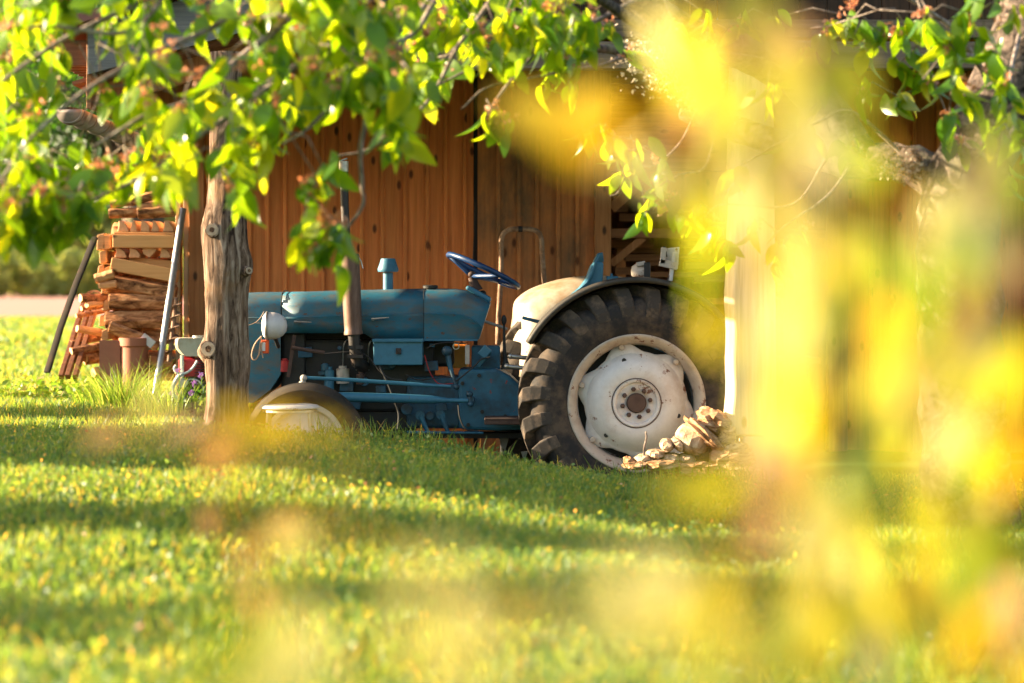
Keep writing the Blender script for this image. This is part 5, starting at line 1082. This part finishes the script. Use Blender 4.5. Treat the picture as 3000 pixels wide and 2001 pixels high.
for px, py, Y, n in ((20, 500, -5.2, 6), (70, 530, -5.2, 7), (40, 470, -5.2, 6), (120, 500, -5.2, 6), (190, 500, -5.2, 7), (160, 450, -5.2, 6), (90, 440, -5.2, 6), (210, 460, -5.2, 5), (730, 410, -5.2, 6), (715, 450, -5.2, 5), (755, 520, -5.2, 7), (720, 545, -5.2, 7), (790, 530, -5.2, 7), (700, 500, -5.2, 4), (770, 555, -5.2, 5), (920, 300, -4.9, 6), (900, 320, -4.9, 5), (740, 380, -5.2, 4),
                     (1130, 255, -4, 6), (1150, 280, -4, 5), (1270, 140, -3.2, 5), (1300, 170, -3.2, 6), (1250, 190, -3.3, 4), (1340, 300, -3.2, 6), (1400, 310, -3.1, 6), (1440, 395, -2.6, 6), (1425, 350, -2.6, 5), (1500, 440, -3, 6), (1480, 470, -3, 6), (1540, 440, -3, 6), (1520, 370, -2.9, 6), (1560, 480, -3, 5), (1460, 340, -3, 5),
                     (1400, 60, -3.3, 5), (1450, 110, -3, 4), (1360, 30, -3.4, 6), (1550, 60, -3.3, 6), (1600, 110, -3.4, 6), (1620, 30, -3.4, 5),
                     (2150, 60, -4, 7), (2180, 100, -4, 6), (2120, 40, -4, 6), (2220, 30, -4, 7), (2260, 60, -4, 7), (2290, 120, -4.1, 6), (2310, 200, -4.1, 7), (2330, 260, -4.1, 6), (2280, 300, -4.2, 6), (2230, 220, -4, 6), (2260, 160, -4, 6), (2340, 320, -4.1, 6), (2200, 170, -4, 5), (2240, -10, -4, 6), (2180, 260, -3.8, 5), (2310, 20, -4, 6),
                     (1790, 560, -3, 6), (1780, 600, -3, 5), (1730, 520, -3, 5), (1640, 520, -2.4, 7), (1600, 480, -2.4, 6), (1670, 560, -2.4, 5), (1840, 540, -3, 6), (1850, 290, -3, 7), (1810, 340, -3, 6), (1950, 330, -3, 6), (1880, 200, -3.2, 6), (1760, 200, -3.2, 6), (1980, 200, -3.2, 7), (2060, 150, -3.3, 6), (1700, 400, -3, 6), (1900, 60, -3.3, 8), (1960, 40, -3.3, 8), (2020, 70, -3.3, 8), (2080, 60, -3.4, 8), (2100, 120, -3.3, 8), (1850, 110, -3.2, 8), (1780, 40, -3.2, 8), (1700, 40, -3.2, 7), (2140, 180, -3.3, 8), (2060, 220, -3, 7), (1990, 110, -3.2, 8), (2200, 330, -3.4, 6), (2320, 400, -3.6, 6)):
    cluster(px, py, Y, n, .118)
np_twigs = tw.build('twigs', M['twig'], cherry, smooth='all')
v, f = rand_leaves(np.array(LP), np.array(LD), np.array(LL), .18, leaf_template(6, .47, .30, .42), rng); np_mesh('crown', v, f, M['leaf'], cherry, origin=cherry.location)
BP = np.array(BP); pr = np.repeat(BP, 5, 0) + rng.normal(0, .004, (len(BP) * 5, 3)); v, f = rand_leaves(pr, rng.normal(0, 1, pr.shape), rng.uniform(.012, .028, len(pr)), .3, LT1, rng); np_mesh('spent_blossom', v, f, M['bud'], cherry, origin=cherry.location)

# ------------------------------------------------------------------ young yellow-leaved cherry right beside the camera
ytk = (0.62, -12.0); ysap = thing('young_cherry', (ytk[0], ytk[1], tzf(*ytk)), 'young tree with glowing yellow leaves very close on the right, far out of focus', 'tree')
st_ = MB(); st_.tube(poly_curve([(ytk[0], ytk[1], tzf(*ytk) - .05), (.55, -12, .6), (.50, -12.02, 1.0), (.40, -12.05, 1.3), (.30, -12.05, 1.55), (.2, -12.0, 1.75)], 6), [.012] * 12 + [.009] * 19, 10)
NL = {'near_leaf': [], 'near_gold': [], 'near_pink': [], 'near_pale': []}
def nleaf(px, py, size, mat='near_leaf', d=1.25, ang=-90, sp=20):
    """px,py centre of the leaf; size = length in px; ang = direction of its tip"""
    if not (py > 1230 and px < 1700): d = d * 1.32; size *= .85
    Y = d - CAMD; s = S(Y); L = size * .82 * s; a = R(ang + random.uniform(-sp, sp)); D = np.array([math.cos(a), random.uniform(-.35, .35), math.sin(a)])
    c = np.array(tuple(W(px, py, Y))); NL[mat].append((c - D * L / 2, D, L))
random.seed(17)
for px, py, sz, mt, d, an in (
 (1235, 265, 330, 'near_gold', 1.25, 160), (1330, 240, 260, 'near_gold', 1.35, 200), (1260, 280, 300, 'near_gold', 1.05, 150), (1360, 300, 280, 'near_gold', 1.05, 190), (1300, 330, 240, 'near_gold', 1.1, 170), (1440, 350, 300, 'near_pale', 1.3, 200), (1520, 420, 300, 'near_pale', 1.35, -40),
 (1580, 170, 340, 'near_leaf', 1.15, -110), (1680, 250, 340, 'near_leaf', 1.2, -70), (1560, 90, 260, 'near_leaf', 1.4, 150), (1740, 80, 260, 'near_pink', 1.3, -80), (1800, 60, 200, 'near_pink', 1.4, -60), (1640, 330, 300, 'near_leaf', 1.25, -120),
 (1800, 200, 340, 'near_leaf', 1.2, -90), (1890, 330, 330, 'near_pale', 1.15, -80), (1960, 210, 300, 'near_leaf', 1.4, -60), (1760, 420, 340, 'near_leaf', 1.2, -100), (1990, 380, 260, 'near_leaf', 1.5, -40),
 (1620, 560, 280, 'near_leaf', 1.25, -110), (1590, 470, 260, 'near_leaf', 1.3, -100), (1680, 620, 300, 'near_leaf', 1.2, -80), (1700, 480, 300, 'near_pale', 1.4, -90), (1610, 640, 200, 'near_leaf', 1.4, -120),
 (1740, 720, 340, 'near_leaf', 1.2, -90), (1650, 880, 230, 'near_leaf', 1.35, -100), (1780, 860, 340, 'near_leaf', 1.15, -80), (1830, 620, 320, 'near_pale', 1.2, -90), (1900, 740, 340, 'near_leaf', 1.2, -100), (1850, 960, 330, 'near_leaf', 1.2, -100),
 (1940, 600, 260, 'near_pink', 1.5, -90), (2040, 620, 340, 'near_leaf', 1.15, -80), (2120, 700, 360, 'near_leaf', 1.2, -70), (2030, 780, 300, 'near_gold', 1.3, -100), (2200, 560, 280, 'near_pale', 1.4, -60), (2240, 700, 340, 'near_leaf', 1.4, -80),
 (2100, 880, 320, 'near_pale', 1.2, -90), (2200, 860, 320, 'near_leaf', 1.2, -90), (2320, 880, 340, 'near_leaf', 1.15, -90), (2330, 620, 260, 'near_pink', 1.4, -80), (2310, 1060, 360, 'near_gold', 1.2, -100), (2180, 1020, 320, 'near_pale', 1.3, -110), (2290, 1250, 340, 'near_leaf', 1.2, -90),
 (1830, 1100, 320, 'near_gold', 1.25, -90), (1920, 1130, 320, 'near_leaf', 1.2, -100), (1740, 1010, 260, 'near_pale', 1.3, -90), (1560, 1120, 230, 'near_leaf', 1.3, -170), (1640, 1140, 240, 'near_leaf', 1.3, -150), (1880, 1240, 320, 'near_pale', 1.2, -100), (1980, 1260, 280, 'near_leaf', 1.25, -80), (1800, 1300, 280, 'near_pale', 1.3, -110),
 (1850, 1440, 300, 'near_leaf', 1.2, -90), (1930, 1420, 260, 'near_leaf', 1.3, -90), (2120, 1380, 260, 'near_gold', 1.4, -80), (2320, 1420, 300, 'near_pink', 1.3, -90), (2080, 1150, 260, 'near_leaf', 1.4, -60), (2240, 1420, 260, 'near_pink', 1.6, -70),
 (1740, 1230, 220, 'near_pink', 1.4, -90), (1500, 1330, 260, 'near_pale', 1.5, 180), (1380, 1400, 280, 'near_leaf', 1.4, -160), (1480, 1480, 300, 'near_pale', 1.3, -170), (1620, 1500, 300, 'near_leaf', 1.3, -100), (1300, 1500, 240, 'near_pale', 1.4, -150), (1650, 1380, 240, 'near_leaf', 1.5, -120), (1180, 1400, 200, 'near_leaf', 1.6, 170),
 (2350, 1560, 300, 'near_gold', 1.3, -90), (1740, 1540, 300, 'near_leaf', 1.2, -90), (2000, 1520, 240, 'near_pale', 1.4, -90),
 (560, 1490, 240, 'near_leaf', 1.0, -70), (590, 1440, 200, 'near_leaf', 1.0, -80), (540, 1540, 240, 'near_leaf', 1.0, -60), (700, 1550, 240, 'near_pale', 1.0, -60), (380, 1540, 160, 'near_leaf', 1.2, -60), (690, 1480, 220, 'near_pale', 1.3, -100), (500, 1560, 220, 'near_leaf', 1.3, -160), (620, 1570, 240, 'near_pale', 1.4, -120),
 (625, 975, 170, 'near_gold', 1.4, -150), (740, 985, 120, 'near_gold', 1.45, 170), (560, 990, 190, 'near_gold', 1.5, -160), (350, 930, 150, 'near_pale', 1.5, -100), (230, 1000, 170, 'near_pink', 1.7, -150), (500, 1040, 190, 'near_pink', 1.55, -95), (420, 980, 180, 'near_pink', 1.7, -170), (520, 940, 120, 'near_gold', 1.7, 160),
 (640, 1200, 150, 'near_pink', 1.9, 180), (560, 1290, 150, 'near_pink', 2.0, -110), (660, 1240, 160, 'near_pale', 2.0, 170), (480, 1200, 130, 'near_pink', 2.1, -90), (590, 1370, 120, 'near_pink', 2.0, -90)):
    nleaf(px, py, sz, mt, d, an)
for i in range(58):
    nleaf(random.uniform(1780, 2360), random.uniform(380, 1560), random.uniform(190, 320), random.choice(['near_leaf'] * 6 + ['near_pale', 'near_gold', 'near_pink']), random.uniform(1.15, 1.5), -90)
for px, py, sz, mt, d, an in ((1800, 460, 300, 'near_pale', .75, -90), (1800, 640, 320, 'near_gold', .72, -90), (1790, 860, 320, 'near_pale', .72, -90), (1800, 520, 300, 'near_leaf', 1.0, -90), (1790, 760, 320, 'near_pale', 1.0, -90), (1815, 930, 300, 'near_gold', 1.05, -90), (1830, 640, 260, 'near_leaf', 1.0, -80), (1770, 1080, 280, 'near_pink', 1.1, -90), (1640, 760, 200, 'near_leaf', 1.2, -90), (1625, 930, 190, 'near_leaf', 1.1, -110)):
    nleaf(px, py, sz, mt, d, an)
for i in range(16):
    nleaf(random.uniform(950, 1750), random.uniform(1330, 1640), random.uniform(180, 280), random.choice(['near_leaf', 'near_pale', 'near_pale', 'near_gold']), random.uniform(.8, 1.0), random.choice([-90, 170]))
for i in range(16):
    nleaf(random.uniform(1500, 1950), random.uniform(20, 380), random.uniform(200, 320), random.choice(['near_leaf', 'near_leaf', 'near_pink', 'near_pale']), random.uniform(1.15, 1.5), -90, 50)
for mt, L in NL.items():
    L = [l for l in L if not (1655 < 1175.5 + (l[0][0]) / S(l[0][1]) < 1735 and 430 < 665 + (HZ - l[0][2]) / S(l[0][1]) < 900)]
    P = np.array([l[0] for l in L]); D = np.array([l[1] for l in L]); Ls = np.array([l[2] for l in L])
    # face the camera loosely so the blade shows broad
    n = len(P); tv, tf = leaf_template(7, .46, .15, .12); y = D / np.linalg.norm(D, axis=1, keepdims=True); up = np.array([0, -1, 0]) + rng.normal(0, .7, (n, 3)); x = np.cross(y, up); x /= np.linalg.norm(x, axis=1, keepdims=True); z = np.cross(x, y)
    V = P[:, None] + Ls[:, None, None] * (x[:, None] * tv[None, :, 0:1] + y[:, None] * tv[None, :, 1:2] + z[:, None] * tv[None, :, 2:3]); F = tf[None] + (np.arange(n) * len(tv))[:, None, None]
    np_mesh('leaves', V.reshape(-1, 3), F.reshape(-1, 4), M[mt], ysap, origin=ysap.location)
SP = []; tw2 = MB()
for pts in ([(1960, 1568, 1.2), (1930, 1200, 1.2), (1800, 900, 1.2), (1740, 500, 1.2), (1650, 150, 1.2), (1560, 0, 1.25)], [(1740, 500, 1.2), (1500, 380, 1.3), (1300, 280, 1.35)], [(2200, 1568, 1.3), (2180, 1000, 1.3), (2120, 600, 1.3), (2000, 300, 1.4)], [(1930, 1250, 1.25), (1700, 1120, 1.3), (1580, 1120, 1.3)],
            [(1900, 1568, 1.5), (1500, 1430, 1.45), (1200, 1420, 1.5), (900, 1500, 1.5), (600, 1480, 1.4), (540, 1450, 1.35)], [(1200, 1430, 1.55), (900, 1250, 1.8), (660, 1220, 1.9), (560, 1290, 2.0), (520, 1100, 1.8), (440, 1000, 1.65), (240, 980, 1.7)], [(520, 1100, 1.7), (560, 1000, 1.5), (720, 950, 1.45)]):
    tw2.tube(poly_curve([W(a, b_, c - CAMD) for a, b_, c in pts], 6), .0011, 6); SP += [tuple(q_) for q_ in poly_curve([W(a, b_, c - CAMD) for a, b_, c in pts], 6)]
SA = np.array(SP)
for mt, L in NL.items():
    for p_, D_, l_ in L:
        dd = ((SA - p_) ** 2).sum(1); q_ = SA[np.argmin(dd)]
        if dd.min() < .012: m_ = (q_ + p_) / 2 - D_ * .03; tw2.tube([Vector(q_), Vector(m_), Vector(p_), Vector(p_ + D_ * .01)], [.0008, .0007, .0006, .0005], 4)
tw2.build('twigs', M['near_gold'], ysap, smooth='all')
st_.build('trunk', M['twig'], ysap, smooth='all')

# ------------------------------------------------------------------ background and off-frame trees
def tree(x, y, h, cr, label, n=9000, L=.09, mat='tree_leaf', z0=None, lowest=.25, name='tree', group=None, seed=1, squash=1.0, cz=None):
    z0 = tzf(x, y) if z0 is None else z0; r2 = np.random.default_rng(seed); random.seed(seed)
    root = thing(name, (x, y, z0), label, 'tree', group); b = MB(); top = Vector((x, y, z0 + h * .8)); cps = []
    b.tube([(x, y, z0 - .3), (x + .02 * h, y, z0 + h * .3), (x - .01 * h, y, z0 + h * .55), top], [.035 * h, .028 * h, .02 * h, .006 * h], 10, noise=.1)
    K_ = 26; cc = []
    for i in range(K_):
        a = r2.uniform(0, 2 * math.pi); t = r2.uniform(lowest, 1); rr = cr * math.sin(math.pi * min(1, max(.08, (t - lowest) / (1 - lowest) * .85 + .12))) * r2.uniform(.35, 1)
        c = Vector((x + rr * math.cos(a), y + rr * math.sin(a) * squash, z0 + h * t * .95)); cc.append(c); s_ = Vector((x, y, z0 + h * max(.15, t * .7 - .05))); b.tube([s_, s_.lerp(c, .5) + Vector((0, 0, .03 * h)), c], [.01 * h, .006 * h, .002 * h], 6)
    b.build('trunk', M['cherry_bark'], root, smooth='all')
    cc = np.array([tuple(c) for c in cc]); idx = r2.integers(0, K_, n); rad = cr * .36 * r2.uniform(.6, 1.2, K_)
    d = r2.normal(0, 1, (n, 3)); d /= np.linalg.norm(d, axis=1, keepdims=True); q = r2.random(n) ** .45; P = cc[idx] + d * (rad[idx] * q)[:, None] * [1, squash, .75]
    v, f = rand_leaves(P, d + [0, 0, -.5], r2.uniform(.6, 1.3, n) * L, .6, LT1, r2); np_mesh('crown', v, f, M[mat], root, origin=(x, y, z0)); return root
def at(px, Y): return W(px, 0, Y).x
tree(at(300, 13), 13, 6.6, 2.2, 'bright small leaved tree rising behind the left roof edge', 22000, .06, 'tree_leaf', name='leafy_tree', seed=3, lowest=.42)
tree(at(-330, 18), 18, 8.5, 3.9, 'big dark tree at the far left with its crown hanging over the field view', 60000, .12, name='dark_tree', seed=5, lowest=.30)
tree(at(320, 25), 25, 9, 4.6, 'tree seen through the gap between woodpile and roof', 42000, .12, name='dark_tree', seed=8, lowest=.28)
# far hedge line past the field
for i in range(16):
    px = -140 + i * 42; Y = 205 + (i % 3) * 9; h = random.uniform(3.2, 5.2) * (1.15 if i % 4 == 0 else 1)
    tree(at(px, Y), Y, h * 1.1, h * .62, ('far hedge tree ' + ['at the left picture edge', 'left of the dark tree crown', 'under the dark tree', 'with a pale crown under the dark tree', 'just left of the iron bar foot line', 'behind the iron bar', 'right of the iron bar top', 'between iron bar and woodpile', 'beside the woodpile edge', 'behind the woodpile left side', 'behind the woodpile middle', 'behind the woodpile right side', 'behind the shed corner', 'behind the trunk post', 'farthest right behind the shed', 'last behind the shed wall'][i]), 1500, .55, 'far_leaf', z0=.5, lowest=.12, name='hedge_tree', group='trees of the far hedge line', seed=40 + i)
for i in range(14):
    px = -150 + i * 50; Y = 330; tree(at(px, Y), Y, 17 + 4 * math.sin(i * 1.3), 8.5, 'distant wooded ridge tree number %s from the left' % ['one', 'two', 'three', 'four', 'five', 'six', 'seven', 'eight', 'nine', 'ten', 'eleven', 'twelve', 'thirteen', 'fourteen'][i], 1200, 1.4, 'far_leaf', z0=0, lowest=.1, name='distant_tree', group='trees of the distant wood', seed=80 + i)
# unseen hedges and shrubs added off-frame; stand in for trees and shade the lawn
def upsun(X, Y, t, z=None):
    return X - t * math.cos(SUN_TH), Y + t * math.sin(SUN_TH)
def shade(X, Y, t, h, cr, label, n=7000, seed=1, squash=1.0, L=.12, low=.0):
    x, y = upsun(X, Y, t); tree(x, y, h, cr, label, n, L, 'tree_leaf', name='shade_shrub', seed=seed, lowest=low, squash=squash)
def hedge(y0, y1, t, h, label, n, seed):
    """an added unseen shade screen: leaves fill a rounded block round upright stems"""
    r2 = np.random.default_rng(seed); x, yc = upsun(-2.4, (y0 + y1) / 2, t); w = (y1 - y0) / 2; z0 = tzf(x, yc); root = thing('shade_screen', (x, yc, z0), label, 'hedge')
    b = MB()
    for k in range(5): yy_ = yc - w * .8 + w * .4 * k; b.tube([(x, yy_, z0 - .1), (x + .05, yy_, z0 + h * .5), (x, yy_, z0 + h * .9)], [.05, .04, .015], 8)
    b.build('stems', M['cherry_bark'], root)
    z = r2.uniform(0, h, n); yl = r2.uniform(-1, 1, n); yl = yl * (w + .10 * np.sin(z * 2.3 + seed) + .06 * np.sin(z * 6.1)); P = np.stack([x + r2.uniform(-.5, .5, n), yc + yl, z0 + z], 1)
    v, f = rand_leaves(P, r2.normal(0, 1, (n, 3)), r2.uniform(.09, .16, n), .3, LT1, r2); np_mesh('foliage', v, f, M['tree_leaf'], root, origin=(x, yc, z0))
hedge(-3.6, -.62, 9, 3.95, 'tall leafy screen added left of the picture to shade the bank', 36000, 61)
hedge(-5.2, -4.6, 9, 3.9, 'narrow leafy screen added left of the picture to shade the nearer lawn', 14000, 62)
shade(-2.4, .35, 4.6, 1.55, .8, 'low round shrub added left of the picture to shade the trodden grass', 7000, 65)
shade(-2.4, -6.6, 12, 5.0, 1.15, 'loose shrub added left of the picture to dapple the lawn', 20000, 63)
shade(-2.4, -8.6, 12, 5.0, 1.0, 'thin open shrub added farthest left to dapple the lawn toward the viewer', 14000, 64)
